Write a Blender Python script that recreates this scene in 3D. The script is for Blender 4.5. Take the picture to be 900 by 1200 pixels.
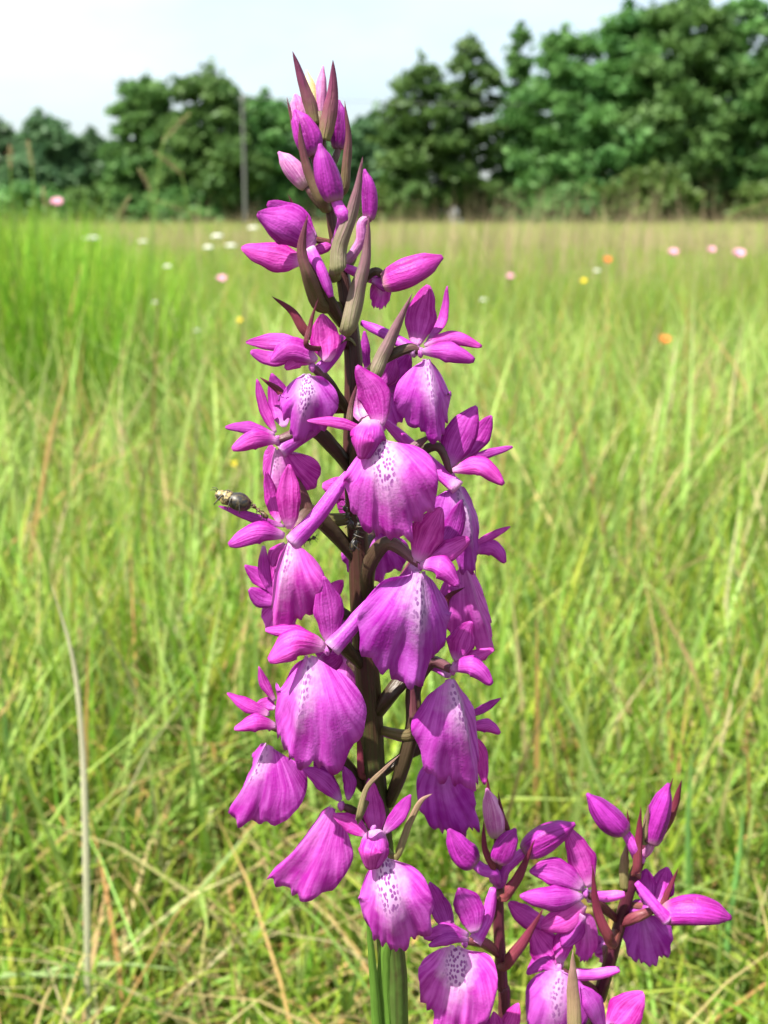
import bpy, math, random
import numpy as np
from mathutils import Vector, Matrix, noise as mnoise

for _o in list(bpy.data.objects):
    bpy.data.objects.remove(_o)
S = bpy.context.scene
C = S.collection
R = math.radians

# ------------------------------------------------------------------ camera
HC = 0.45                       # camera height
Y0 = 0.205                      # distance of the orchid's stem in front of the camera
FPX = 1449.0                    # focal length in photo pixels (900 x 1200)
PITCH = math.atan((600 - 262) / FPX)
cam_d = bpy.data.cameras.new('camera'); cam = bpy.data.objects.new('camera', cam_d); C.objects.link(cam)
cam.location = (0, 0, HC); cam.rotation_euler = (R(90) - PITCH, 0, 0)
cam_d.sensor_fit = 'VERTICAL'; cam_d.sensor_height = 36; cam_d.sensor_width = 27
cam_d.lens = 36 * FPX / 1200
cam_d.clip_start = 0.01; cam_d.clip_end = 6000
cam_d.dof.use_dof = True; cam_d.dof.focus_distance = 0.207; cam_d.dof.aperture_fstop = 29
cam_d.dof.aperture_blades = 7
S.camera = cam
S.render.resolution_x = 768; S.render.resolution_y = 1024

# ------------------------------------------------------------------ sky, sun, exposure
SUN_EL = R(60); SUN_AZ = math.atan2(-0.62, -0.55)       # sun high, behind the camera's left shoulder
sd = Vector((math.sin(SUN_AZ) * math.cos(SUN_EL), math.cos(SUN_AZ) * math.cos(SUN_EL), math.sin(SUN_EL)))
W = bpy.data.worlds.new('World'); S.world = W; W.use_nodes = True
nt = W.node_tree; nt.nodes.clear()
wo = nt.nodes.new('ShaderNodeOutputWorld'); bg = nt.nodes.new('ShaderNodeBackground')
sky = nt.nodes.new('ShaderNodeTexSky'); sky.sky_type = 'NISHITA'; sky.sun_disc = False
sky.sun_elevation = SUN_EL; sky.sun_rotation = SUN_AZ
sky.air_density = 1.0; sky.dust_density = 2.5; sky.ozone_density = 1.0
tc = nt.nodes.new('ShaderNodeTexCoord'); mp = nt.nodes.new('ShaderNodeMapping'); mp.inputs['Scale'].default_value = (1.0, 1.0, 2.6)
nz = nt.nodes.new('ShaderNodeTexNoise'); nz.inputs['Scale'].default_value = 2.2; nz.inputs['Detail'].default_value = 5
rp = nt.nodes.new('ShaderNodeValToRGB'); rp.color_ramp.elements[0].position = 0.38; rp.color_ramp.elements[1].position = 0.72
rp.color_ramp.elements[0].color = (.25, .25, .25, 1); rp.color_ramp.elements[1].color = (.95, .95, .95, 1)
mx = nt.nodes.new('ShaderNodeMixRGB'); mx.inputs[2].default_value = (5.2, 5.75, 6.05, 1)
L = nt.links.new
L(tc.outputs['Generated'], mp.inputs[0]); L(mp.outputs[0], nz.inputs['Vector']); L(nz.outputs['Fac'], rp.inputs[0])
L(rp.outputs[0], mx.inputs[0]); L(sky.outputs[0], mx.inputs[1]); L(mx.outputs[0], bg.inputs['Color'])
bg.inputs['Strength'].default_value = 0.078
L(bg.outputs[0], wo.inputs[0])
sun_d = bpy.data.lights.new('sun', 'SUN'); sun_d.energy = 4.8; sun_d.angle = R(0.6); sun_d.color = (1, .955, .88)
sun = bpy.data.objects.new('sun', sun_d); C.objects.link(sun); sun.location = (-3, -3, 6)
sun.rotation_euler = sd.to_track_quat('Z', 'Y').to_euler()
S.view_settings.view_transform = 'Standard'; S.view_settings.look = 'None'
S.view_settings.exposure = 1.6; S.view_settings.gamma = 1; S.view_settings.use_curve_mapping = False
S.render.engine = 'CYCLES'
S.cycles.max_bounces = 7; S.cycles.transmission_bounces = 5; S.cycles.diffuse_bounces = 4; S.cycles.glossy_bounces = 2; S.cycles.transparent_max_bounces = 8

# ------------------------------------------------------------------ helpers
UP = Vector((0, math.sin(PITCH), math.cos(PITCH))); FW = Vector((0, math.cos(PITCH), -math.sin(PITCH)))
CAM = Vector((0, 0, HC))
def ray(x, y): return FW + Vector((1, 0, 0)) * ((x - 450) / FPX) + UP * ((600 - y) / FPX)
def at(x, y, d=0.0, Y=None):
    """point of the upright plane Y metres ahead (d millimetres nearer) that a photo pixel falls on"""
    r = ray(x, y); yy = (Y0 if Y is None else Y) - d / 1000
    return CAM + r * (yy / r.y)
def onground(x, y):
    r = ray(x, y); return CAM + r * (-HC / r.z)

def tag(o, label=None, cat=None, group=None, kind=None):
    if label: o['label'] = label
    if cat: o['category'] = cat
    if group: o['group'] = group
    if kind: o['kind'] = kind
    return o
def wpos(o):
    p = Vector(o.location); q = o.parent
    while q: p = p + Vector(q.location); q = q.parent
    return p
def empty(name, loc):
    o = bpy.data.objects.new(name, None); o.location = loc; o.empty_display_size = 0.02; C.objects.link(o); return o
def mesh_obj(name, verts, faces, mat, parent=None, uvs=None, origin=None, smooth=True):
    """verts are world points; the object's origin is put at `origin` (first vertex by default)"""
    org = Vector(origin) if origin is not None else Vector(verts[0])
    me = bpy.data.meshes.new(name)
    me.from_pydata([tuple(Vector(v) - org) for v in verts], [], faces)
    if uvs is not None:
        ul = me.uv_layers.new(name='uv')
        idx = np.empty(len(me.loops), dtype=np.int32); me.loops.foreach_get('vertex_index', idx)
        ul.data.foreach_set('uv', np.asarray(uvs, dtype=np.float32)[idx].ravel())
    if smooth: me.polygons.foreach_set('use_smooth', [True] * len(me.polygons))
    me.materials.append(mat); me.update()
    o = bpy.data.objects.new(name, me); C.objects.link(o)
    if parent is not None:
        o.parent = parent; o.location = org - wpos(parent)
    else: o.location = org
    return o
def spline(pts, n):
    """Catmull-Rom samples through 3-D points"""
    P = [Vector(p) for p in pts]
    if len(P) == 2: P = [P[0], P[0].lerp(P[1], .5), P[1]]
    Q = [P[0] * 2 - P[1]] + P + [P[-1] * 2 - P[-2]]
    seg = len(P) - 1; out = []
    for i in range(n):
        t = i / (n - 1) * seg; k = min(int(t), seg - 1); f = t - k
        a, b, c, d = Q[k], Q[k + 1], Q[k + 2], Q[k + 3]
        out.append(0.5 * ((2 * b) + (c - a) * f + (2 * a - 5 * b + 4 * c - d) * f * f + (3 * b - a - 3 * c + d) * f ** 3))
    return out
def lerp_list(v, t):
    if not isinstance(v, (list, tuple)): return v
    x = t * (len(v) - 1); k = min(int(x), len(v) - 2); return v[k] + (v[k + 1] - v[k]) * (x - k)
def frames(cs, roll=0.0, hint=None):
    out = []
    for i, c in enumerate(cs):
        T = (cs[min(i + 1, len(cs) - 1)] - cs[max(i - 1, 0)]).normalized()
        V = (hint if hint is not None else (CAM - c)).normalized()
        Sd = T.cross(V)
        if Sd.length < .05: Sd = T.cross(Vector((.3, -.2, 1)))
        Sd.normalize(); N = Sd.cross(T).normalized()
        r = lerp_list(roll, i / (len(cs) - 1)) if isinstance(roll, (list, tuple)) else roll
        ca, sa = math.cos(r), math.sin(r)
        out.append((T, Sd * ca + N * sa, N * ca - Sd * sa))
    return out
def grid_faces(nu, nv, off=0, flip=False):
    f = []
    for j in range(nv - 1):
        for i in range(nu - 1):
            a = off + j * nu + i
            q = (a, a + 1, a + 1 + nu, a + nu)
            f.append(q[::-1] if flip else q)
    return f
def two_sided(front, normals, nu, nv, uv, th):
    """closes a sheet into a thin body: back sheet th behind the front, rim joined"""
    n = nu * nv; back = []
    for k in range(n):
        i, j = k % nu, k // nu
        e = min(1, 4 * min(i, nu - 1 - i) / nu + .25) * min(1, 4 * min(j + 1, nv - 1 - j) / nv + .25)
        back.append(front[k] - normals[k] * th * e)
    f = grid_faces(nu, nv) + grid_faces(nu, nv, n, True)
    rim = [i for i in range(nu)] + [j * nu + nu - 1 for j in range(1, nv)] + [(nv - 1) * nu + i for i in range(nu - 2, -1, -1)] + [j * nu for j in range(nv - 2, 0, -1)]
    for a, b in zip(rim, rim[1:] + rim[:1]): f.append((b, a, a + n, b + n))
    return list(front) + back, f, list(uv) + list(uv)

PROF = {
    'sepal': lambda v: (math.sin(math.pi * (0.07 + 0.915 * v ** .86)) ** .74) * (0.66 + .34 * min(1, v * 2.2)),
    'petal': lambda v: (math.sin(math.pi * (0.09 + 0.885 * v ** .95)) ** .62) * (0.62 + .38 * min(1, v * 2)),
    'hood': lambda v: (math.sin(math.pi * (0.16 + 0.78 * v)) ** .5),
    'bract': lambda v: (.55 + .45 * math.sin(math.pi * min(.5, .12 + v * .9))) * (1 - v ** 2.6) ** .95 + .01,
    'leaf': lambda v: min(1, .55 + v * 1.2) * (1 - v ** 2.4) ** .8 + .01,
}
def blade(name, pts, w, mat, parent, rng, prof='sepal', cup=.25, roll=0., th=.00028, nu=9, nv=17, wave=.03, hint=None, rib=1.0, org=0.035):
    cs = spline(pts, nv); fr = frames(cs, roll, hint); pf = PROF[prof]
    ph = rng.uniform(0, 6); verts = []; nor = []; uv = []
    asy = rng.uniform(-.14, .14); tw = rng.uniform(-.28, .28)
    if not isinstance(roll, (list, tuple)): fr = frames(cs, [roll - tw * .4, roll + tw], hint)
    for j in range(nv):
        v = j / (nv - 1); T, Sd, N = fr[j]; hw = w * .5 * max(pf(v), .015)
        for i in range(nu):
            u = i / (nu - 1) * 2 - 1
            hb = hw * (1 + asy * u)
            off = -cup * hw * (abs(u) ** 1.5) - .13 * hw * math.exp(-(u * 4.5) ** 2) * rib
            off += wave * w * math.sin(ph + v * 7 + u * 2.1) * abs(u)
            wob = 1 + .045 * math.sin(ph * 3 + v * 11) * abs(u) + .03 * math.sin(ph + v * 23 + u)
            P = cs[j] + Sd * (u * hb * wob * (1 - .12 * abs(cup) * u * u)) + N * off
            P = P + mnoise.noise_vector(P * 380. + Vector((ph, 0, 0))) * (org * w * min(1, v * 3))
            verts.append(P)
            nor.append(N); uv.append((i / (nu - 1), v))
    V, F, UVs = two_sided(verts, nor, nu, nv, uv, th)
    return mesh_obj(name, V, F, mat, parent, UVs, origin=cs[0])
LIPA = [(0, .13), (.055, .15), (.10, .30), (.19, .56), (.33, .80), (.48, .95), (.62, 1.0), (.75, .96), (.885, .87), (.965, .70), (.962, .54), (.945, .43), (.985, .30), (1.0, .15), (.985, 0.0)]
LIPB = [(0, .14), (.035, .18), (.045, .42), (.085, .68), (.19, .90), (.36, 1.0), (.54, 1.0), (.70, .93), (.82, .80), (.90, .66), (.925, .52), (.93, .42), (.985, .30), (1.01, .15), (.985, 0.0)]
def lip(name, pts, wl, wr, mat, parent, rng, fold=.22, roll=0., th=.00028, ruff=.05):
    ns, nr = 85, 15
    kb = rng.uniform(.45, 1.05); LIPO = [(a[0] + (b[0] - a[0]) * kb, a[1] + (b[1] - a[1]) * kb) for a, b in zip(LIPA, LIPB)]
    cs = spline(pts, 33); fr = frames(cs, roll)
    Ln = sum((cs[i + 1] - cs[i]).length for i in range(32))
    Wm = max(wl, wr); verts = []; nor = []; uv = []
    p1, p2, p3 = rng.uniform(0, 6), rng.uniform(0, 6), rng.uniform(0, 60)
    la, lb = rng.uniform(.88, 1.04), rng.uniform(.88, 1.04); mid = rng.uniform(.93, 1.04); und = rng.uniform(.04, .11); rdg = rng.uniform(-.03, .04)
    for jr in range(nr):
        r = .02 + .98 * jr / (nr - 1)
        for i in range(ns):
            q = i / (ns - 1) * 2 - 1; sg = 1 if q >= 0 else -1
            t = (1 - abs(q)) * (len(LIPO) - 1); k = min(int(t), len(LIPO) - 2); f = t - k
            g = lambda m, z: LIPO[max(0, min(len(LIPO) - 1, m))][z]
            cr4 = lambda z: .5 * (2 * g(k, z) + (g(k + 1, z) - g(k - 1, z)) * f + (2 * g(k - 1, z) - 5 * g(k, z) + 4 * g(k + 1, z) - g(k + 2, z)) * f * f + (3 * g(k, z) - g(k - 1, z) - 3 * g(k + 1, z) + g(k + 2, z)) * f ** 3)
            a, b = cr4(0), max(0, cr4(1))
            low = max(0, min(1, (a - .45) * 3))
            cr = 1 + r ** 5 * low * (.028 * math.sin(abs(q) * 44 + p1 + sg) + .014 * math.sin(q * 71 + p2) + .018 * math.sin(q * 19 + p3))
            a *= r * cr * (mid + ((la if sg > 0 else lb) - mid) * max(0, min(1, (b - .25) * 4))); b *= r ** .9 * cr
            hw = wr if sg > 0 else wl
            x = max(0, min(a, .999)) * 32; kk = min(int(x), 31); ff = x - kk
            c = cs[kk].lerp(cs[kk + 1], ff) + (cs[32] - cs[31]) * (max(0, a - .999) * 32)
            T, Sd, N = fr[kk]; Sd = -Sd                 # to image right when the lip hangs
            back = math.sqrt(max(0, Wm * Wm - hw * hw)) * .8
            off = -fold * Wm * b ** 1.7 - back * b + rdg * Wm * math.exp(-(b * 6) ** 2) * r
            off += ruff * Wm * r ** 3 * (math.sin(q * 15 + p1) + .6 * math.sin(q * 31 + p2)) * min(1, b * 2.5) + und * Wm * math.sin(q * 6 + p2 + r * 3) * r
            P = c + Sd * (sg * b * hw) + N * off
            P = P + mnoise.noise_vector(P * 230. + Vector((p3, 0, 0))) * (.05 * Wm * r)
            verts.append(P); nor.append(N)
            uv.append((.5 + .5 * sg * b * Wm / Ln, a))
    V, F, UVs = two_sided(verts, nor, ns, nr, uv, th)
    return mesh_obj(name, V, F, mat, parent, UVs, origin=cs[0])
def tube(name, pts, rad, mat, parent=None, ns=10, nv=15, ribs=0, rib_amp=.08, twist=0., cap=True, flat=1.0, fn=None):
    cs = spline(pts, nv); fr = frames(cs, 0, Vector((.13, -1, .21))); verts = []; uv = []
    for j in range(nv):
        v = j / (nv - 1); T, Sd, N = fr[j]; r = fn(v) if fn else lerp_list(rad, v)
        for i in range(ns):
            a = i / ns * 2 * math.pi
            q = r * (1 + (rib_amp * math.cos(ribs * (a + twist * v)) if ribs else 0))
            verts.append(cs[j] + Sd * (q * math.cos(a)) + N * (q * flat * math.sin(a))); uv.append((i / ns, v))
    f = []
    for j in range(nv - 1):
        for i in range(ns):
            a, b = j * ns + i, j * ns + (i + 1) % ns
            f.append((a, b, b + ns, a + ns))
    if cap:
        f.append(tuple(range(ns))[::-1]); f.append(tuple((nv - 1) * ns + i for i in range(ns)))
    return mesh_obj(name, verts, f, mat, parent, uv, origin=cs[0])
def budshape(name, pts, w, mat, parent, rng, blunt=.7, flat=.85):
    """closed flower bud: three sepals overlap in steps that run to a short beak"""
    nv, ns = 22, 36
    cs = spline(pts, nv); fr = frames(cs, 0); verts = []; uv = []; ph = rng.uniform(0, 1); ben = rng.uniform(-.1, .1)
    for j in range(nv):
        v = j / (nv - 1); T, Sd, N = fr[j]
        r = w * .5 * (.10 + .90 * math.sin(math.pi * min(.985, .13 + .84 * v ** .85)) ** blunt) * (1 - .55 * max(0, v - .8) / .2)
        for i in range(ns):
            a = i / ns * 2 * math.pi
            t = ((a / (2 * math.pi) * 3 + ph + .16 * v) % 1)
            st = min(1, t / .10) if t < .10 else 1 - .9 * ((t - .10) / .90) ** 1.6      # edge of the outer sepal, then sinking under the next
            keel = .05 * math.exp(-((t - .45) * 7) ** 2)
            q = r * (.83 + .15 * st + keel) * (1 + .10 * mnoise.noise(Vector((math.cos(a) * 1.3 + ph * 9, math.sin(a) * 1.3, v * 2.2))))
            verts.append(cs[j] + Sd * (q * math.cos(a) + ben * w * math.sin(v * 3)) + N * (q * flat * math.sin(a))); uv.append((t, v))
    f = []
    for j in range(nv - 1):
        for i in range(ns):
            a, b = j * ns + i, j * ns + (i + 1) % ns
            f.append((a, b, b + ns, a + ns))
    f.append(tuple(range(ns))[::-1]); f.append(tuple((nv - 1) * ns + i for i in range(ns)))
    return mesh_obj(name, verts, f, mat, parent, uv, origin=cs[0])
def blob(name, c, rx, ry, rz, mat, parent, rng, rough=.12, nu=14, nv=9):
    verts = []; uv = []
    for j in range(nv):
        th = math.pi * (.02 + .96 * j / (nv - 1))
        for i in range(nu):
            a = i / nu * 2 * math.pi
            d = Vector((math.sin(th) * math.cos(a), math.sin(th) * math.sin(a), math.cos(th)))
            k = 1 + rough * mnoise.noise(d * 1.7 + Vector((rng.random(), 3, 1)) * .05)
            verts.append(Vector(c) + Vector((d.x * rx, d.y * ry, d.z * rz)) * k); uv.append((i / nu, j / (nv - 1)))
    f = []
    for j in range(nv - 1):
        for i in range(nu):
            a, b = j * nu + i, j * nu + (i + 1) % nu
            f.append((a, a + nu, b + nu, b))
    f.append(tuple(range(nu))); f.append(tuple((nv - 1) * nu + i for i in range(nu))[::-1])
    return mesh_obj(name, verts, f, mat, parent, uv, origin=c)

# ------------------------------------------------------------------ materials
class NT:
    def __init__(s, name):
        s.m = bpy.data.materials.new(name); s.m.use_nodes = True; s.t = s.m.node_tree; s.t.nodes.clear()
        s.out = s.n('OutputMaterial')
    def n(s, t): return s.t.nodes.new('ShaderNode' + t)
    def l(s, a, b): s.t.links.new(a, b)
    def val(s, sock, v):
        if hasattr(v, 'is_linked') or hasattr(v, 'links'): s.l(v, sock)
        else: sock.default_value = v
    def math(s, op, a, b=None, c=None, clamp=False):
        n = s.n('Math'); n.operation = op; n.use_clamp = clamp
        s.val(n.inputs[0], a)
        if b is not None: s.val(n.inputs[1], b)
        if c is not None: s.val(n.inputs[2], c)
        return n.outputs[0]
    def smooth(s, x, a, b):
        n = s.n('MapRange'); n.interpolation_type = 'SMOOTHSTEP'
        s.val(n.inputs[0], x); n.inputs[1].default_value = a; n.inputs[2].default_value = b
        return n.outputs[0]
    def mix(s, f, a, b, mode='MIX'):
        n = s.n('MixRGB'); n.blend_type = mode
        s.val(n.inputs[0], f)
        for k, v in ((1, a), (2, b)):
            if isinstance(v, tuple): n.inputs[k].default_value = v + (1,) if len(v) == 3 else v
            else: s.l(v, n.inputs[k])
        return n.outputs[0]
    def uv(s):
        n = s.n('UVMap'); n.uv_map = 'uv'; sp = s.n('SeparateXYZ'); s.l(n.outputs[0], sp.inputs[0]); return n.outputs[0], sp.outputs[0], sp.outputs[1]
    def comb(s, x, y, z=0.0):
        n = s.n('CombineXYZ'); s.val(n.inputs[0], x); s.val(n.inputs[1], y); s.val(n.inputs[2], z); return n.outputs[0]
    def noise(s, vec, scale, detail=3, rough=.5, col=False):
        n = s.n('TexNoise'); n.inputs['Scale'].default_value = scale; n.inputs['Detail'].default_value = detail; n.inputs['Roughness'].default_value = rough
        if vec is not None: s.l(vec, n.inputs['Vector'])
        return n.outputs['Color' if col else 'Fac']
    def rand(s): return s.n('ObjectInfo').outputs['Random']
    def obj(s): return s.n('TexCoord').outputs['Object']
    def geo(s): return s.n('NewGeometry').outputs['Position']
    def finish(s, col, rough=.5, spec=.35, trans=0., tcol=None, bump=None, bdist=.0002, bstr=.4, sheen=0., backing=None):
        p = s.n('BsdfPrincipled'); s.val(p.inputs['Base Color'], col if not isinstance(col, tuple) else col + (1,))
        s.val(p.inputs['Roughness'], rough); p.inputs['Specular IOR Level'].default_value = spec
        if sheen: p.inputs['Sheen Weight'].default_value = sheen; p.inputs['Sheen Roughness'].default_value = .4
        if bump is not None:
            b = s.n('Bump'); b.inputs['Strength'].default_value = bstr; b.inputs['Distance'].default_value = bdist
            s.l(bump, b.inputs['Height']); s.l(b.outputs[0], p.inputs['Normal'])
        if trans:
            t = s.n('BsdfTranslucent'); s.val(t.inputs[0], (tcol if tcol is not None else col) if not isinstance(tcol if tcol is not None else col, tuple) else (tcol if tcol is not None else col) + (1,))
            m = s.n('MixShader'); m.inputs[0].default_value = trans
            s.l(p.outputs[0], m.inputs[1]); s.l(t.outputs[0], m.inputs[2]); s.l(m.outputs[0], s.out.inputs[0])
        else: s.l(p.outputs[0], s.out.inputs[0])
        return s.m

MAG_A = (.41, .014, .315); MAG_B = (.68, .11, .60); MAG_P = (.78, .48, .74)
def petal_material(name, a=MAG_A, b=MAG_B, base=MAG_P, basew=.22, trans=.48):
    k = NT(name); uv, u, v = k.uv(); ob = k.obj()
    e = k.math('ABSOLUTE', k.math('MULTIPLY_ADD', u, 2., -1.))
    veins = k.noise(k.comb(k.math('MULTIPLY', u, 15.), k.math('MULTIPLY', v, 1.6), k.math('MULTIPLY', k.rand(), 35.)), 1., 3, .6)
    blot = k.noise(ob, 300., 4, .6)
    f = k.math('ADD', k.math('MULTIPLY', veins, .8), k.math('MULTIPLY', blot, .5))
    f = k.math('SUBTRACT', f, k.math('MULTIPLY', k.math('MULTIPLY', e, e), .16)); f = k.smooth(f, .40, .82)
    col = k.mix(f, a, b)
    bm = k.math('MULTIPLY', k.smooth(k.math('ADD', v, k.math('MULTIPLY', veins, .12)), basew + .08, .02), .8)
    col = k.mix(bm, col, base)
    hs = k.n('HueSaturation')
    k.l(k.math('MULTIPLY_ADD', k.rand(), .04, .48), hs.inputs['Hue']); k.l(k.math('MULTIPLY_ADD', k.rand(), .34, .82), hs.inputs['Value']); k.l(col, hs.inputs['Color'])
    bmp = k.math('ADD', k.math('MULTIPLY', veins, .9), k.math('MULTIPLY', k.noise(ob, 2600., 2), .5))
    return k.finish(hs.outputs[0], .46, .30, trans, None, bmp, .0003, .6)
M = {}
M['petal'] = petal_material('magenta_petal')
M['bud'] = petal_material('bud_petal', (.19, .004, .145), (.40, .030, .345), (.42, .24, .24), .16, .18)
M['palebud'] = petal_material('pale_pink_bud', (.46, .10, .34), (.72, .34, .60), (.60, .50, .34), .3, .30)
M['yellowbud'] = petal_material('cream_bud', (.72, .62, .26), (.80, .72, .52), (.60, .62, .20), .3, .35)
M['spur'] = petal_material('spur', (.46, .025, .40), (.62, .12, .60), (.76, .46, .70), .12, .3)
def lip_material(name, spots=.92, white=.80, wide=0.):
    k = NT(name); uv, u, v = k.uv(); ob = k.obj()
    U = k.math('MULTIPLY_ADD', u, 2., -1.); aU = k.math('ABSOLUTE', U)
    ang = k.math('DIVIDE', U, k.math('ADD', v, .18))
    veins = k.noise(k.comb(k.math('MULTIPLY', ang, 13.), k.math('MULTIPLY', v, 1.8), k.math('MULTIPLY', k.rand(), 40.)), 1., 3, .6)
    blot = k.noise(ob, 190., 3, .5)
    f = k.smooth(k.math('ADD', k.math('MULTIPLY', veins, .7), k.math('MULTIPLY', blot, .5)), .42, .82)
    col = k.mix(f, (.44, .022, .385), (.72, .16, .69))
    wob = k.math('MULTIPLY_ADD', k.noise(ob, 420., 3, .6), .22, -.11)
    wn = k.math('MULTIPLY_ADD', k.math('ABSOLUTE', k.math('ADD', v, -.30)), -.15, .185 + wide)
    cw = k.math('MULTIPLY', k.smooth(k.math('SUBTRACT', k.math('ADD', aU, wob), wn), .07, -.15), k.smooth(k.math('ADD', v, wob), .90, .35))
    col = k.mix(k.math('MULTIPLY', cw, white), col, (.80, .62, .80))
    vo = k.n('TexVoronoi'); vo.voronoi_dimensions = '2D'; vo.inputs['Scale'].default_value = 1.; vo.inputs['Randomness'].default_value = .85
    off = k.math('MULTIPLY', k.rand(), 57.)
    wv = k.math('MULTIPLY_ADD', k.noise(ob, 900., 1), 1.1, off)
    k.l(k.comb(k.math('MULTIPLY_ADD', U, 30., wv), k.math('MULTIPLY_ADD', v, 15., off)), vo.inputs['Vector'])
    spot = k.smooth(vo.outputs['Distance'], .44, .26)
    zone = k.math('MULTIPLY', k.smooth(k.math('SUBTRACT', k.math('ADD', aU, k.math('MULTIPLY', wob, .8)), wn), -.03, -.12), k.math('MULTIPLY', k.smooth(v, .01, .05), k.smooth(k.math('ADD', v, k.math('MULTIPLY', k.rand(), .25)), .82, .60)))
    col = k.mix(k.math('MULTIPLY', k.math('MULTIPLY', spot, zone), spots), col, (.22, .004, .25))
    hs = k.n('HueSaturation'); k.l(k.math('MULTIPLY_ADD', k.rand(), .04, .478), hs.inputs['Hue']); k.l(k.math('MULTIPLY_ADD', k.rand(), .22, .9), hs.inputs['Value']); k.l(col, hs.inputs['Color'])
    bmp = k.math('ADD', k.math('MULTIPLY', veins, .9), k.math('MULTIPLY', k.noise(ob, 2300., 2), .45))
    return k.finish(hs.outputs[0], .50, .26, .50, None, bmp, .00028, .6)
M['lip_spotted'] = lip_material('spotted_lip', .85, .80)
M['lip'] = lip_material('faintly_spotted_lip', .72, .70, -.045)
M['lip_plain'] = lip_material('plain_lip', .0, .16, -.06)
def ramp_v_material(name, cols, rough=.48, trans=0., nscale=500., vein=9., spec=.35):
    """colour runs along the part from its base (v=0) to its tip (v=1), broken up by streaks"""
    k = NT(name); uv, u, v = k.uv(); ob = k.obj()
    st = k.noise(k.comb(k.math('MULTIPLY', u, vein), k.math('MULTIPLY', v, 2.2), k.math('MULTIPLY', k.rand(), 30.)), 1., 3, .6)
    n2 = k.noise(ob, nscale, 3, .6)
    t = k.math('ADD', v, k.math('MULTIPLY_ADD', st, .55, -.27)); t = k.math('ADD', t, k.math('MULTIPLY_ADD', n2, .3, -.15))
    r = k.n('ValToRGB'); e = r.color_ramp.elements
    for i, c in enumerate(cols):
        p = i / (len(cols) - 1)
        if i == 0: x = e[0]
        elif i == len(cols) - 1: x = e[-1]
        else: x = e.new(p)
        x.position = p; x.color = c + (1,)
    k.l(t, r.inputs[0])
    hs = k.n('HueSaturation'); k.l(k.math('MULTIPLY', k.math('MULTIPLY_ADD', k.rand(), .4, .8), k.math('MULTIPLY_ADD', st, 1.1, .45)), hs.inputs['Value']); k.l(r.outputs[0], hs.inputs['Color'])
    return k.finish(hs.outputs[0], rough, spec, trans, None, k.math('ADD', st, k.math('MULTIPLY', n2, .4)), .0005, .7)
M['stem'] = ramp_v_material('orchid_stem', [(.060, .11, .018), (.055, .10, .018), (.034, .034, .010), (.036, .016, .010), (.040, .013, .012), (.052, .018, .016), (.08, .05, .025)], .42, 0, 300., 16)
M['stem_red'] = ramp_v_material('red_orchid_stem', [(.06, .07, .02), (.065, .016, .022), (.07, .012, .025), (.09, .014, .03)], .42, 0, 300., 14)
M['ovary'] = ramp_v_material('ovary', [(.034, .024, .010), (.044, .028, .014), (.062, .036, .022), (.14, .05, .07)], .45, .08)
M['ovary_red'] = ramp_v_material('red_ovary', [(.11, .018, .03), (.13, .03, .04), (.14, .045, .045)], .45, .08)
M['bract'] = ramp_v_material('bract', [(.14, .14, .04), (.15, .11, .05), (.17, .06, .07), (.15, .03, .06)], .5, .22)
M['bract_purple'] = ramp_v_material('purple_bract', [(.17, .15, .05), (.16, .07, .07), (.17, .035, .085), (.12, .02, .06)], .5, .22)
M['bract_grey'] = ramp_v_material('pale_bract', [(.17, .18, .06), (.19, .17, .09), (.21, .12, .13), (.20, .065, .11)], .5, .22)
M['bract_red'] = ramp_v_material('red_bract', [(.15, .055, .035), (.16, .035, .04), (.17, .022, .05), (.12, .01, .035)], .5, .2)
M['bract_olive'] = ramp_v_material('olive_bract', [(.17, .16, .05), (.22, .19, .08), (.25, .16, .10), (.30, .17, .15)], .5, .22)
M['leaf'] = ramp_v_material('orchid_leaf', [(.075, .15, .025), (.09, .19, .025), (.13, .25, .035)], .4, .3, 200., 22)
M['column'] = petal_material('flower_throat', (.42, .05, .38), (.58, .18, .54), (.64, .30, .58), .3, .3)

# ================================================================== ground and meadow
rs = np.random.RandomState(7)
def ground_material():
    k = NT('meadow_soil'); g = k.geo()
    n1 = k.noise(g, 9., 6, .65); n2 = k.noise(g, 90., 5, .7); n3 = k.noise(g, .12, 4, .6)
    col = k.mix(k.smooth(n1, .35, .68), (.060, .075, .018), (.115, .085, .040))
    col = k.mix(k.math('MULTIPLY', k.smooth(n2, .45, .75), .7), col, (.17, .14, .065))
    cg = k.mix(k.smooth(n3, .40, .62), (.11, .17, .03), (.16, .16, .055))
    sp = k.n('SeparateXYZ'); k.l(g, sp.inputs[0])
    col = k.mix(k.smooth(sp.outputs[1], 4., 14.), col, cg)
    return k.finish(col, .9, .1, 0, None, k.math('ADD', n1, n2), .02, .8)
def build_ground():
    ys = [-3, -1, 0, .3, .6, 1, 1.5, 2, 3, 4.5, 6, 9, 13, 20, 32, 50, 80, 130, 220, 500, 3000]
    xs = [-3000, -400, -120, -60, -30, -15, -8, -4, -2, -1, -.5, 0, .5, 1, 2, 4, 8, 15, 30, 60, 120, 400, 3000]
    verts = []
    for y in ys:
        for x in xs:
            r = math.hypot(x, y)
            z = .012 * mnoise.noise(Vector((x * 1.3, y * 1.3, 0))) if r < 40 and r > .4 else 0
            verts.append((x, y, z))
    nx = len(xs)
    f = [(j * nx + i, j * nx + i + 1, (j + 1) * nx + i + 1, (j + 1) * nx + i) for j in range(len(ys) - 1) for i in range(nx - 1)]
    o = mesh_obj('ground', verts, f, ground_material(), origin=(0, 0, 0)); tag(o, kind='structure')
build_ground()

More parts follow.
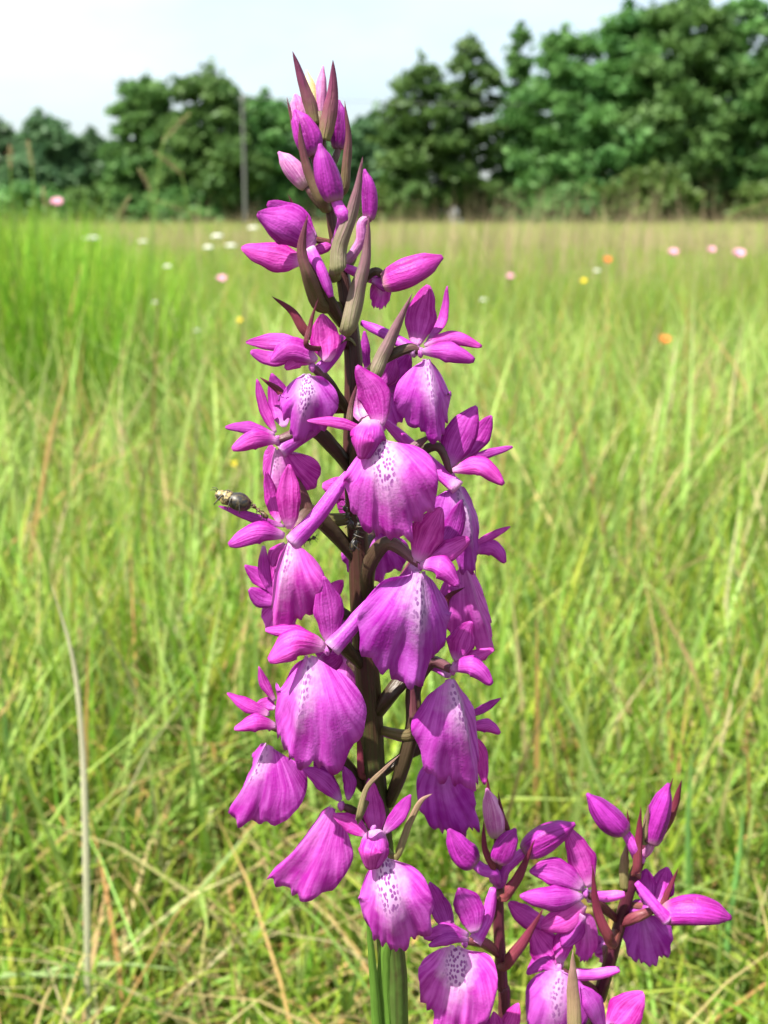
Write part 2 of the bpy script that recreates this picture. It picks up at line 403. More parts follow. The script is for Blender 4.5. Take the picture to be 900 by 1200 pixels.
def grass_material():
    k = NT('grass_blades'); a = k.n('Attribute'); a.attribute_name = 'tint'; a.attribute_type = 'GEOMETRY'
    n = k.noise(k.geo(), 160., 2); col = k.mix(k.math('MULTIPLY', k.smooth(n, .35, .7), .16), a.outputs['Color'], (.34, .33, .06))
    return k.finish(col, .55, .16, .44)
M['grass'] = grass_material()
def grass(name, base, h, w, lean, az, tint, label, cat, seg=4, tip=None, tipfrac=.0, curl=None, side=None):
    """one object of many curved, tapering blades. base (n,3), others (n,)"""
    n = len(h); t = np.linspace(0, 1, seg + 1)
    d = np.stack([np.cos(az), np.sin(az), np.zeros(n)], 1)
    sa = az + np.pi / 2 + rs.uniform(-.9, .9, n) if side is None else side
    sdv = np.stack([np.cos(sa), np.sin(sa), np.zeros(n)], 1)
    th0 = lean * .35; th1 = lean * 1.9 if curl is None else curl
    pts = [base.copy()]; cur = base.copy()
    for i in range(seg):
        ang = th0 + (th1 - th0) * ((i + .5) / seg) ** 1.3
        cur = cur + (d * np.sin(ang)[:, None] + np.array([0, 0, 1.]) * np.cos(ang)[:, None]) * (h / seg)[:, None]
        pts.append(cur.copy())
    wid = np.array([.75, 1.0, .9, .65] if seg == 4 else list(np.linspace(.9, .6, seg)))
    rows = 2 * seg + 1
    V = np.zeros((n, rows, 3)); 
    for i in range(seg):
        off = sdv * (w * wid[i] * .5)[:, None]
        V[:, 2 * i] = pts[i] - off; V[:, 2 * i + 1] = pts[i] + off
    V[:, -1] = pts[seg]; V[:, :, 2] = np.maximum(V[:, :, 2], .002)
    q = []
    for i in range(seg - 1): q.append([2 * i, 2 * i + 1, 2 * i + 3, 2 * i + 2])
    o0 = (np.arange(n) * rows)[:, None]
    quads = np.concatenate([o0 + np.array(x)[None] for x in q], 0) if q else np.zeros((0, 4), int)
    tris = o0 + np.array([2 * seg - 2, 2 * seg - 1, 2 * seg])[None]
    loops = np.concatenate([quads.ravel(), tris.ravel()]).astype(np.int32)
    tot = np.concatenate([np.full(len(quads), 4), np.full(len(tris), 3)]); st = np.concatenate([[0], np.cumsum(tot)[:-1]]).astype(np.int32)
    me = bpy.data.meshes.new(name); me.vertices.add(n * rows); me.vertices.foreach_set('co', V.astype(np.float32).ravel())
    me.loops.add(len(loops)); me.loops.foreach_set('vertex_index', loops)
    me.polygons.add(len(tot)); me.polygons.foreach_set('loop_start', st); me.polygons.foreach_set('loop_total', tot.astype(np.int32))
    me.polygons.foreach_set('use_smooth', np.ones(len(tot), dtype=bool))
    at_ = me.attributes.new('tint', 'FLOAT_COLOR', 'POINT')
    col = np.ones((n, rows, 4), dtype=np.float32); col[:, :, :3] = tint[:, None, :]
    if tip is not None:
        kk = int(rows * (1 - tipfrac)); col[:, kk:, :3] = tip[:, None, :]
    at_.data.foreach_set('color', col.ravel())
    me.update(calc_edges=True); me.validate(); me.materials.append(M['grass'])
    o = bpy.data.objects.new(name, me); C.objects.link(o)
    return tag(o, label, cat, kind='stuff')
def wedge(n, r0, r1, half=R(29), power=1.0):
    """random ground spots ahead of the camera, density falling with distance"""
    r = r0 * (r1 / r0) ** rs.uniform(0, 1, n) if power == 1 else (r0 ** power + rs.uniform(0, 1, n) * (r1 ** power - r0 ** power)) ** (1 / power)
    a = rs.uniform(-half, half, n)
    return np.stack([r * np.sin(a), r * np.cos(a), np.zeros(n)], 1), r, a
GREENS = np.array([(.16, .30, .035), (.20, .33, .045), (.26, .36, .05), (.12, .27, .035), (.31, .38, .08), (.20, .35, .10), (.25, .38, .13)])
STRAW = np.array([(.42, .36, .15), (.36, .29, .13), (.30, .22, .10), (.46, .42, .22), (.40, .24, .09)])
def tints(n, straw=.1, pal=GREENS):
    c = pal[rs.randint(0, len(pal), n)] * rs.uniform(.75, 1.2, (n, 1))
    m = rs.uniform(0, 1, n) < straw
    c[:, 2] *= .75; c[:, 0] *= 1.05
    c[m] = STRAW[rs.randint(0, len(STRAW), m.sum())] * rs.uniform(.8, 1.15, (m.sum(), 1))
    return c * rs.uniform(.93, 1.07, (n, 3))
def pnoise(b, s, o=0.0):
    return np.array([mnoise.noise(Vector((x * s + o, y * s, o))) for x, y in b[:, :2]])

def build_grass():
    # near meadow, blades one can tell apart
    n = 54000; b, r, a = wedge(n, .42, 3.2, R(30), 1.35)
    pn = pnoise(b, 2.1); h = rs.uniform(.10, .27, n) * (1 + .35 * pn)
    h = np.where(r < .8, np.minimum(h, .10 + (r - .42) * .5), h)
    m = (pnoise(b, 4.3, 6.) + rs.normal(0, .12, n) > -.24); b, h, r = b[m], h[m], r[m]; n = len(b)
    grass('meadow_grass', b, h, rs.uniform(.0018, .0048, n), rs.uniform(.1, .8, n), rs.uniform(0, 6.28, n), tints(n, .08),
          'bright green meadow grass with scattered dry blades behind the orchids', 'grass')
    # thin layer of dead blades and litter lying low
    n = 20000; b, r, a = wedge(n, .40, 2.8, R(30), 1.3); b[:, 2] = rs.uniform(.004, .05, n)
    grass('dry_grass_litter', b, rs.uniform(.06, .20, n), rs.uniform(.0012, .003, n), rs.uniform(.9, 1.25, n), rs.uniform(0, 6.28, n), tints(n, .58),
          'pale dead grass blades lying flat between the green blades', 'dry grass', curl=rs.uniform(1.3, 1.9, n))
    # around and below the plants, out of the picture
    n = 6000; b = np.stack([rs.uniform(-.5, .5, n), rs.uniform(.02, .45, n), np.zeros(n)], 1)
    grass('short_grass', b, rs.uniform(.05, .13, n), rs.uniform(.0015, .003, n), rs.uniform(.1, .8, n), rs.uniform(0, 6.28, n), tints(n, .15),
          'short grass growing round the foot of the orchid stems', 'grass')
    # middle distance
    n = 70000; b, r, a = wedge(n, 3.0, 13, R(27), 1.15)
    pn = pnoise(b, .55, 4.); h = rs.uniform(.14, .33, n) * (1 + .4 * pn)
    c = tints(n, .10); c *= (1 + .35 * pnoise(b, .8, 9.))[:, None]
    grass('middle_meadow_grass', b, h, rs.uniform(.002, .004, n) * (r / 3) ** .55, rs.uniform(.08, .55, n), rs.uniform(0, 6.28, n), c,
          'yellowish green meadow grass stretching back towards the trees', 'grass', seg=3)
    # far meadow with flowering straw-pink tops
    n = 60000; b, r, a = wedge(n, 12, 88, R(25), 1.0)
    h = rs.uniform(.25, .55, n); c = tints(n, .16)
    tp = np.array([(.46, .36, .22), (.42, .38, .18), (.34, .38, .10), (.48, .34, .25)])[rs.randint(0, 4, n)] * rs.uniform(.8, 1.15, (n, 1))
    q = b[:, 0] / b[:, 1]; pn = pnoise(b, .05, 2.) + .22 * np.exp(-((q - .08) / .12) ** 2) - .17; g = pn + rs.normal(0, .12, n) < .0; tp = tp * .6 + c * .4; tp[g] = c[g] * 1.15
    grass('far_meadow_grass', b, h, rs.uniform(.006, .014, n) * (r / 14) ** .9, rs.uniform(.05, .4, n), rs.uniform(0, 6.28, n), c,
          'distant meadow with straw coloured and pinkish flowering grass tops below the trees', 'grass', seg=3, tip=tp, tipfrac=.6)
    # taller flowering grass standing above the far meadow
    n = 16000; b, r, a = wedge(n, 5, 70, R(25), 1.0); m = pnoise(b, .5, 5.) + rs.normal(0, .15, n) > .17; b = b[m]; r = r[m]; n = len(b)
    tp = np.array([(.46, .34, .22), (.42, .36, .18), (.48, .32, .24)])[rs.randint(0, 3, n)] * rs.uniform(.75, 1.1, (n, 1))
    grass('flowering_meadow_grass', b, rs.uniform(.40, .60, n) + .34 * np.maximum(0, pnoise(b, .4, 7.)) + r * .002, rs.uniform(.003, .007, n) * (r / 10) ** .8, rs.uniform(.03, .35, n), rs.uniform(0, 6.28, n), tints(n, .3),
          'scattered taller grass with straw pink tops in front of the trees', 'grass', seg=3, tip=tp, tipfrac=.72)
    # tall vivid stand of grass on the left
    n = 7500; b = np.zeros((n, 3)); yy = rs.uniform(1.9, 4.6, n); px = rs.normal(15, 105, n); px = np.where(px > 300, 300 - (px - 300), px)
    b[:, 1] = yy; b[:, 0] = (px - 450) / FPX * yy * 1.0
    h = rs.uniform(.28, .50, n) * np.clip(1.15 - (px - 60) / 420, .45, 1.05)
    grass('tall_grass', b, h, rs.uniform(.0025, .005, n), rs.uniform(.03, .38, n), rs.uniform(0, 6.28, n),
          tints(n, .03, np.array([(.15, .34, .03), (.19, .38, .035), (.24, .40, .05), (.13, .31, .035)])),
          'tall vivid green stand of grass rising to the horizon at the meadow edge', 'tall grass')
    # low leafy herbs
    n = 14000; b, r, a = wedge(n, .45, 2.4, R(30), 1.3); b[:, 2] = rs.uniform(.005, .06, n); pn = pnoise(b, 5., 3.); m = pn > -.05; b = b[m]; n = len(b)
    grass('leafy_herbs', b, rs.uniform(.008, .022, n), rs.uniform(.005, .011, n), rs.uniform(.5, 1.3, n), rs.uniform(0, 6.28, n),
          tints(n, .10, np.array([(.20, .33, .03), (.28, .38, .04), (.15, .28, .03), (.30, .33, .06)])), 'low leafy herbs and clover between the grass stems', 'herbs', seg=3)
    # sparse long blades arching over the short ones
    n = 5200; b, r, a = wedge(n, .60, 2.8, R(29), 1.4)
    h = rs.uniform(.2, .42, n); h = np.where(r < 1.0, np.minimum(h, .26), h)
    grass('arching_grass', b, h, rs.uniform(.0022, .0052, n), rs.uniform(.12, .9, n), rs.uniform(0, 6.28, n),
          tints(n, .25, np.array([(.24, .37, .12), (.30, .42, .16), (.22, .36, .09)])),
          'long pale green blades arching over the shorter meadow grass', 'grass')
build_grass()

# ================================================================== trees
def leaf_material(name, a, b):
    k = NT(name); g = k.geo(); n = k.noise(g, .55, 4, .6); n2 = k.noise(g, 4., 2)
    col = k.mix(k.smooth(k.math('ADD', k.math('MULTIPLY', n, .6), k.math('MULTIPLY', n2, .4)), .36, .64), a, b)
    hs = k.n('HueSaturation'); k.l(k.math('MULTIPLY_ADD', k.rand(), .4, .8), hs.inputs['Value']); k.l(k.math('MULTIPLY_ADD', k.rand(), .03, .485), hs.inputs['Hue']); k.l(col, hs.inputs['Color'])
    return k.finish(hs.outputs[0], .55, .22, .36)
M['foliage'] = leaf_material('tree_foliage', (.052, .130, .034), (.115, .215, .055))
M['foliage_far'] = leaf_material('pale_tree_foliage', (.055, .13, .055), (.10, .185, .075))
M['shrub'] = leaf_material('shrub_foliage', (.055, .11, .022), (.10, .17, .035))
def bark():
    k = NT('bark'); g = k.geo(); n = k.noise(g, 3., 5, .7)
    return k.finish(k.mix(n, (.035, .032, .024), (.085, .075, .06)), .9, .1, 0, None, n, .05, .8)
M['bark'] = bark()
def leaves_mesh(name, cents, sizes, per, leaf, mat, parent, org):
    """crown: leaf-sized faces scattered through clumps"""
    allc = []
    for c, s in zip(cents, sizes):
        m = max(8, int(per * (s[0] * s[1] * s[2]) ** .5))
        p = rs.normal(0, 1, (m, 3)); p /= np.linalg.norm(p, axis=1)[:, None] + 1e-6
        p *= (rs.uniform(0, 1, (m, 1)) ** .42) * (1 + .22 * rs.exponential(1, (m, 1)) * (rs.uniform(0, 1, (m, 1)) < .4)); p[:, 2] = np.where(p[:, 2] < 0, p[:, 2] * .7, p[:, 2])
        allc.append(c + p * np.array(s))
    P = np.concatenate(allc, 0); n = len(P)
    nrm = rs.normal(0, 1, (n, 3)) + np.array([0, 0, .7]); nrm /= np.linalg.norm(nrm, axis=1)[:, None]
    t = np.cross(nrm, rs.normal(0, 1, (n, 3))); t /= np.linalg.norm(t, axis=1)[:, None] + 1e-9; b = np.cross(nrm, t)
    sz = leaf * rs.uniform(.6, 1.4, (n, 1))
    V = np.stack([P - t * sz, P - b * sz * .55 + nrm * sz * .1, P + t * sz, P + b * sz * .55 + nrm * sz * .1], 1).reshape(-1, 3) - np.array(org)
    me = bpy.data.meshes.new(name); me.vertices.add(4 * n); me.vertices.foreach_set('co', V.astype(np.float32).ravel())
    me.loops.add(4 * n); me.loops.foreach_set('vertex_index', np.arange(4 * n, dtype=np.int32))
    me.polygons.add(n); me.polygons.foreach_set('loop_start', np.arange(0, 4 * n, 4, dtype=np.int32)); me.polygons.foreach_set('loop_total', np.full(n, 4, dtype=np.int32))
    me.update(calc_edges=True); me.materials.append(mat)
    o = bpy.data.objects.new(name, me); C.objects.link(o); o.parent = parent; o.location = (0, 0, 0)
    return o
def tree(px, top, wpx, dist, label, shape='round', mat='foliage', low=.12, dens=1.0, seed=0, name='deciduous_tree'):
    rng = random.Random(seed * 17 + 3)
    bx = (px - 450) / FPX * dist / math.cos(PITCH); ht = HC + (262 - top) / FPX * dist * 1.03; rad = wpx / FPX * dist * .5
    org = Vector((bx, dist, 0)); t = empty(name, org); tag(t, label, 'tree' if name != 'shrub' else 'shrub', 'trees at the far edge of the meadow' if name != 'shrub' else 'shrubs under the trees')
    if name == 'shrub': trunk_h = ht * .55
    else: trunk_h = ht * .9
    tp = [org + Vector((0, 0, -.1)), org + Vector((rng.uniform(-.2, .2), 0, trunk_h * .35)), org + Vector((rng.uniform(-.4, .4), rng.uniform(-.3, .3), trunk_h * .7)), org + Vector((rng.uniform(-.4, .4), 0, trunk_h))]
    r0 = ht * .012 + .03
    tr = tube('trunk', tp, [r0 * 1.3, r0, r0 * .7, r0 * .2], M['bark'], t, ns=8, nv=10)
    cents, sizes = [], []
    layers = max(6, int(ht * 1.25))
    for k in range(layers):
        f = low + (1 - low) * (k + .5) / layers
        g = (f - low) / (1 - low)
        if shape == 'cone': rr = rad * (1.02 - g) ** .8 * (1 if g > .12 else .7)
        elif shape == 'dome': rr = rad * 1.14 * max(.10, 1 - max(0, (g - .28) / .74) ** 2.5) ** .8 * (.8 + .2 * min(1, g * 3)) * (.86 + .28 * rng.random())
        else: rr = rad * math.sin(math.pi * (.16 + .80 * g)) ** .75
        m = max(2, int(6 * rr / rad + 1.5))
        a0 = rng.uniform(0, 6)
        for q in range(m):
            a = a0 + q * 6.283 / m + rng.uniform(-.5, .5); e = rr * (rng.uniform(.15, .6) if q % 3 == 2 else rng.uniform(.6, 1.0))
            c = np.array([math.cos(a) * e, math.sin(a) * e, ht * f + rng.uniform(-.5, .5) * ht / layers])
            s = rad * rng.uniform(.24, .46) * (1 - .25 * g); s = max(s, .34)
            if c[2] > ht * .97 - s * .5: c[2] = ht * .97 - s * .5
            if rng.random() < .06: continue
            cents.append(c + np.array(org)); sizes.append((s * 1.15, s * 1.15, s * .70))
            if q % 3 == 0 and k % 3 == 0 and name != 'shrub':
                z0 = c[2] - e * .5
                if z0 > .5:
                    p0 = org + Vector((0, 0, max(.4, z0))); p1 = org + Vector((c[0], c[1], c[2]))
                    tube('limb', [p0, p0.lerp(p1, .5) + Vector((0, 0, e * .08)), p1], [r0 * .35, r0 * .22, r0 * .08], M['bark'], tr, ns=5, nv=5)
    cents.append(np.array([rng.uniform(-.1, .1) * rad, 0, ht - rad * .22]) + np.array(org)); sizes.append((rad * .16, rad * .16, rad * .42))
    leaves_mesh('crown', cents, sizes, 190 * dens, .27 * (dist / 80), M[mat], t, org)
    return t
TREES = [
 (-35, 140, 90, 112, 'broad tree at the outer end of the tree row, beside the low rounded tree', 'round', 'foliage_far', .1, 1),
 (22, 150, 72, 108, 'low rounded tree with an even top in the lower end of the row', 'round', 'foliage_far', .08, 1),
 (78, 148, 82, 104, 'low wide tree beside a pale gap in the row of trees', 'dome', 'foliage_far', .08, 1),
 (128, 166, 62, 106, 'smallest tree of the row, in the dip beside the twin-topped tree', 'round', 'foliage_far', .06, 1),
 (192, 110, 84, 88, 'dense dark green tree with a narrow raised top beside the dip', 'dome', 'foliage', .06, 1.1),
 (258, 104, 100, 86, 'dense dark tree standing just before the utility pole', 'dome', 'foliage', .06, 1.1),
 (318, 128, 84, 92, 'dark round tree behind the utility pole', 'round', 'foliage', .08, 1),
 (378, 146, 92, 128, 'pale distant tree behind the tip of the tall orchid', 'dome', 'foliage_far', .05, 1),
 (438, 148, 74, 130, 'pale distant tree filling the gap between the dark trees', 'round', 'foliage_far', .05, 1),
 (494, 90, 84, 82, 'dark slender tree at the open end of the tall grove', 'dome', 'foliage', .06, .95),
 (541, 66, 62, 84, 'narrow tree with a tall upright top next to the sky gap', 'dome', 'foliage', .10, .9),
 (596, 56, 56, 86, 'narrow conical tree with pointed top beside the sky gap', 'cone', 'foliage', .10, 1),
 (648, 62, 108, 80, 'broad full tree with a sloping shoulder in the tall grove', 'dome', 'foliage', .06, 1),
 (716, 38, 112, 78, 'tall broad tree with a domed top in the middle of the grove', 'dome', 'foliage', .10, 1),
 (776, 22, 116, 76, 'tallest tree of the grove, with a wide uneven top', 'dome', 'foliage', .12, 1),
 (836, 24, 96, 77, 'tall tree with bright sky showing through its lower crown', 'dome', 'foliage', .16, .8),
 (892, 30, 90, 75, 'tall leafy tree with pale gaps at the end of the grove', 'dome', 'foliage', .10, .9),
 (960, 18, 120, 74, 'big dark tree past the end of the grove', 'dome', 'foliage', .08, 1)]
for i, (px, top, wpx, dist, lab, sh, mt, low, dens) in enumerate(TREES): tree(px, top, wpx, dist, lab, sh, mt, low, dens, i)
SHRUBS = [(742, 203, 96, 70, 'light green rounded shrub at the foot of the grove'), (655, 222, 80, 72, 'low shrub in front of the broad full tree'),
 (575, 218, 70, 84, 'dark shrub under the narrow conical tree'), (820, 214, 80, 80, 'shady shrub behind the gap in the grove'), (880, 216, 80, 72, 'bushy shrub at the end of the grove'),
 (452, 222, 60, 96, 'pale shrub under the distant trees'), (330, 214, 80, 94, 'shrub beside the foot of the utility pole'), (150, 222, 90, 94, 'shrub under the dip in the tree row'), (50, 224, 110, 98, 'wide low shrub under the lower end of the row'), (225, 222, 90, 84, 'dark shrub under the dense trees')]
for i, (px, top, wpx, dist, lab) in enumerate(SHRUBS): tree(px, top, wpx, dist, lab, 'dome', 'shrub' if i in (0, 4, 5) else 'foliage', .02, 1.1, 40 + i, 'shrub')

# utility pole with its wires
def pole():
    k = NT('weathered_pole'); g = k.geo(); n = k.noise(g, 6., 4)
    pm = k.finish(k.mix(n, (.085, .09, .085), (.13, .13, .12)), .85, .2)
    D = 80.; b = Vector(((296 - 450) / FPX * D / math.cos(PITCH), D, 0)); ht = HC + (262 - 122) / FPX * D
    t = empty('utility_pole', b); tag(t, 'slim grey utility pole standing in front of the dark trees', 'utility pole')
    tube('shaft', [b + Vector((0, 0, -.3)), b + Vector((.02, 0, ht * .5)), b + Vector((0, 0, ht))], [.11, .10, .08], pm, t, ns=10, nv=8)
    wm = NT('wire'); wmat = wm.finish((.10, .10, .11), .5, .4)
    for i, dx in enumerate((-.14, .14)):
        tube('insulator', [b + Vector((dx, -.16, ht - .42)), b + Vector((dx, -.16, ht - .18))], [.04, .06, .03], pm, t, ns=7, nv=6)
        a = b + Vector((dx, -.16, ht - .2)); e = Vector((42 + dx, 74, ht - .2 + .5)); m = a.lerp(e, .5) - Vector((0, 0, .8))
        w_ = tube('power_line', [a, a.lerp(m, .5) - Vector((0, 0, .2)), m, m.lerp(e, .5) - Vector((0, 0, .2)), e], [.012, .012], wmat, None, ns=5, nv=24)
        tag(w_, 'thin overhead wire running from the utility pole past the tall grove', 'wire', 'overhead wires')
pole()

# ================================================================== small things of the meadow
def flat_mat(name, c, c2=None, trans=.25, rough=.6):
    k = NT(name); n = k.noise(k.geo(), 300., 3); return k.finish(k.mix(n, c, c2 or tuple(min(1, x * 1.25) for x in c)), rough, .25, trans)
M['culm'] = flat_mat('culm', (.16, .26, .05)); M['white'] = flat_mat('white_petals', (.72, .72, .66)); M['pink'] = flat_mat('pink_petals', (.66, .30, .42))
M['yellow'] = flat_mat('yellow_petals', (.75, .58, .03)); M['orange'] = flat_mat('orange_petals', (.62, .17, .03)); M['seed'] = flat_mat('seed_heads', (.34, .19, .12), (.44, .29, .18)); M['tan'] = flat_mat('tan_seed_heads', (.42, .31, .18))
M['straw'] = ramp_v_material('straw_blade', [(.34, .36, .20), (.52, .50, .34), (.50, .47, .30)], .5, .25, 200., 12)
M['paleblade'] = ramp_v_material('pale_green_blade', [(.18, .30, .07), (.28, .40, .14), (.30, .42, .15)], .45, .3, 200., 12)
M['greenblade'] = ramp_v_material('green_blade', [(.08, .22, .05), (.12, .28, .07), (.16, .32, .08)], .45, .3, 200., 12)
def meadow_flower(px, py, D, size, mat, label, cat, group, kind='umbel', seed=0):
    rng = random.Random(seed + 900); c = at(px, py, 0, D); size = size / FPX * D
    b = Vector((c.x + rng.uniform(-.04, .04), c.y + rng.uniform(-.03, .03), 0)); t = empty('meadow_flower', b); tag(t, label, cat, group)
    tube('stem', [b, b.lerp(c, .5) + Vector((rng.uniform(-.02, .02), 0, 0)), c], [.0016, .0013, .001], M['culm'], t, ns=6, nv=8)
    if kind == 'umbel':
        for i in range(13):
            a = i * 2.4; q = size * .46 * math.sqrt(i / 13); p = c + Vector((math.cos(a) * q, math.sin(a) * q, size * .16 - q * q / size * .5))
            blob('floret', p, size * .14, size * .14, size * .10, M[mat], t, rng, .2, 7, 5)
    elif kind == 'head':
        for i in range(9):
            a = i * 6.283 / 9; e = c + Vector((math.cos(a) * size * .5, math.sin(a) * size * .3 - size * .1, size * .22 + math.sin(a) * size * .25))
            blade('petal', [c, c.lerp(e, .5) + Vector((0, 0, size * .06)), e], size * .34, M[mat], t, rng, 'petal', .2, nu=5, nv=7)
        blob('flower_head', c + Vector((0, -size * .06, size * .06)), size * .17, size * .17, size * .14, M[mat], t, rng, .2, 8, 6)
    return t
MF = [(255, 278, 3.6, 13, 'white', 'umbel'), (245, 291, 3.4, 12, 'white', 'umbel'), (271, 289, 3.9, 12, 'white', 'umbel'), (108, 281, 2.9, 17, 'white', 'umbel'), (197, 313, 3.0, 9, 'white', 'umbel'), (183, 355, 2.6, 8, 'white', 'umbel'),
      (168, 284, 4.2, 10, 'white', 'umbel'), (297, 268, 4.6, 11, 'white', 'umbel'), (232, 388, 2.4, 8, 'white', 'umbel'), (567, 352, 2.8, 8, 'white', 'umbel'), (700, 318, 3.9, 8, 'white', 'umbel'),
      (260, 328, 3.2, 12, 'pink', 'head'), (789, 297, 3.5, 12, 'pink', 'head'), (866, 299, 3.9, 15, 'pink', 'head'), (834, 294, 4.1, 10, 'pink', 'head'), (67, 239, 2.6, 15, 'pink', 'head'), (598, 325, 4.0, 9, 'pink', 'head'),
      (94, 424, 2.2, 11, 'yellow', 'head'), (282, 377, 2.7, 9, 'yellow', 'head'), (275, 545, 1.5, 10, 'yellow', 'head'), (684, 330, 3.6, 7, 'yellow', 'head'),
      (779, 400, 2.2, 15, 'orange', 'head'), (712, 306, 3.6, 10, 'orange', 'head')]
LAB = {'white': ('small white umbel flower dotted among the meadow grass', 'white meadow flowers'), 'pink': ('small pink flower head standing among the meadow grass', 'pink meadow flowers'),
       'yellow': ('small yellow flower in the meadow grass', 'yellow meadow flowers'), 'orange': ('small orange flower head above the meadow grass', 'orange meadow flowers')}
OWN = {3: 'largest white umbel flower, held up in the tall vivid grass', 15: 'pink flower head raised above the tall vivid grass', 11: 'pink flower head beside the opening flower of the tall orchid',
       21: 'bright orange flower head standing alone in the open meadow', 22: 'small dull orange flower with a yellow one just below it', 20: 'tiny yellow flower just below the dull orange one', 19: 'yellow flower low in the grass near the black beetle', 17: 'yellow flower at the edge of the tall vivid grass', 18: 'yellow flower beside the first open blooms of the tall orchid'}
for i, (px, py, D, sz, mt, kd) in enumerate(MF): meadow_flower(px, py, D, sz, mt, OWN.get(i, LAB[mt][0]), 'flower', LAB[mt][1], kd, i)
def seed_head(px, py, D, ln, wd, mat, seed):
    rng = random.Random(seed + 70); c = at(px, py, 0, D); k = D / FPX
    ln = ln * rng.uniform(.6, .95); b = Vector((c.x + rng.uniform(-.16, .16), c.y, 0)); t = empty('flowering_stem', b)
    tag(t, 'tall thin stem with a feathery %s seed head' % ('reddish brown' if mat == 'seed' else 'tan'), 'plant stem', 'stems with %s seed heads' % ('brown' if mat == 'seed' else 'tan'))
    sl = (c.x - b.x) * .35 + rng.uniform(-.5, .5) * ln * k * .5; top = c + Vector((sl, 0, ln * k * .5)); bot = c - Vector((sl, 0, ln * k * .5))
    tube('stalk', [b, b.lerp(bot, .6) + Vector((rng.uniform(-.015, .015), 0, 0)), bot, top], [.0015, .0012, .001, .0005], M['culm'], t, ns=6, nv=12)
    # panicle: spikelets set on short side branches
    verts, faces = [], []
    wd = wd * .62
    for i in range(34):
        f = i / 34; p = bot.lerp(top, f); a = i * 2.4; q = wd * k * .5 * math.sin(math.pi * (.12 + .85 * f)) ** .8 * rng.uniform(.3, 1)
        p = p + Vector((math.cos(a) * q, math.sin(a) * q, q * .6)); s = wd * k * .16; o = len(verts)
        up = Vector((math.cos(a) * .4, math.sin(a) * .4, 1)).normalized()
        verts += [p - up * s * 1.6, p + Vector((s * .5, 0, 0)), p + Vector((0, s * .5, 0)), p + Vector((-s * .5, 0, 0)), p + Vector((0, -s * .5, 0)), p + up * s * 1.8]
        faces += [(o, o + 2, o + 1), (o, o + 3, o + 2), (o, o + 4, o + 3), (o, o + 1, o + 4), (o + 5, o + 1, o + 2), (o + 5, o + 2, o + 3), (o + 5, o + 3, o + 4), (o + 5, o + 4, o + 1)]
    mesh_obj('seed_head', verts, faces, M[mat], t)
for i, a in enumerate([(207, 150, 2.0, 34, 11, 'tan'), (197, 192, 2.2, 34, 10, 'seed'), (35, 180, 1.9, 44, 11, 'seed'), (12, 184, 2.1, 36, 11, 'seed'), (170, 212, 2.3, 30, 9, 'tan'), (52, 232, 2.4, 30, 10, 'seed'), (205, 245, 2.5, 36, 10, 'seed'), (145, 244, 2.4, 30, 10, 'tan'),
                       (880, 246, 2.8, 26, 10, 'seed'), (180, 420, 1.9, 20, 9, 'tan'), (168, 443, 1.9, 18, 8, 'seed'), (236, 425, 2.1, 14, 8, 'tan'), (650, 440, 2.0, 24, 7, 'seed'), (643, 460, 2.1, 20, 7, 'tan')]):
    seed_head(*a, i)
def grass_blade(pts, D, w, mat, label):
    rng = random.Random(int(pts[0][0]) + 5)
    P = [at(x, y, 0, D + (q[0] if q else 0)) for x, y, *q in pts]
    if P[0].z > .01: P = [Vector((P[0].x + (P[0].x - P[1].x) * .4, P[0].y, 0))] + P
    o = blade('grass_blade', P, w / FPX * D, M[mat], None, rng, 'leaf', .35, 0, .0002, 5, 40, .02)
    tag(o, label, 'grass blade', 'single blades standing out of the meadow')
grass_blade([(104, 1215), (102, 1060), (99, 930), (95, 850), (84, 765), (60, 685)], .48, 10, 'straw', 'long pale dry blade standing upright and bending at its tip')
grass_blade([(-50, 1170), (0, 1145), (60, 1143), (140, 1150)], .50, 9, 'paleblade', 'pale green blade lying almost level below the dry upright blade')
grass_blade([(20, 1175), (50, 1140), (130, 1129), (226, 1138)], .51, 8, 'paleblade', 'thin light blade arching across the foot of the dry upright blade')
grass_blade([(60, 1205), (110, 1186), (160, 1184), (220, 1190)], .50, 10, 'paleblade', 'short light green blade lying level near the ground')
grass_blade([(120, 1130), (190, 1080), (245, 1030), (298, 965)], .56, 10, 'paleblade', 'pale blade slanting up from the foot of the dry blade towards the orchid')
grass_blade([(190, 990), (160, 950), (115, 912)], .80, 8, 'paleblade', 'pale blade leaning over towards the dry upright blade')
grass_blade([(895, 890), (890, 800), (868, 690), (826, 588)], 1.0, 8, 'paleblade', 'long pale blade leaning over beyond the leaning orchid')
grass_blade([(655, 835), (690, 785), (752, 722)], 1.15, 8, 'paleblade', 'pale blade slanting across the meadow above the leaning orchid')
grass_blade([(900, 850), (850, 815), (788, 745)], 1.1, 9, 'paleblade', 'pale green blade bent over beside the long leaning blade')
grass_blade([(806, 1180), (808, 1060), (806, 960), (812, 870)], .55, 11, 'greenblade', 'broad blue green blade upright beside the leaning orchid')
grass_blade([(848, 1190), (852, 1100), (866, 1000), (872, 930)], .54, 10, 'greenblade', 'blue green blade with slight bend at the meadow edge by the leaning orchid')
grass_blade([(660, 870), (650, 760), (640, 690), (628, 640)], 1.1, 5, 'straw', 'thin brownish blade curving up behind the tall orchid')
grass_blade([(8, 1150), (12, 1000), (8, 880), (4, 800)], .66, 9, 'greenblade', 'dark green upright blade left of the dry blade')

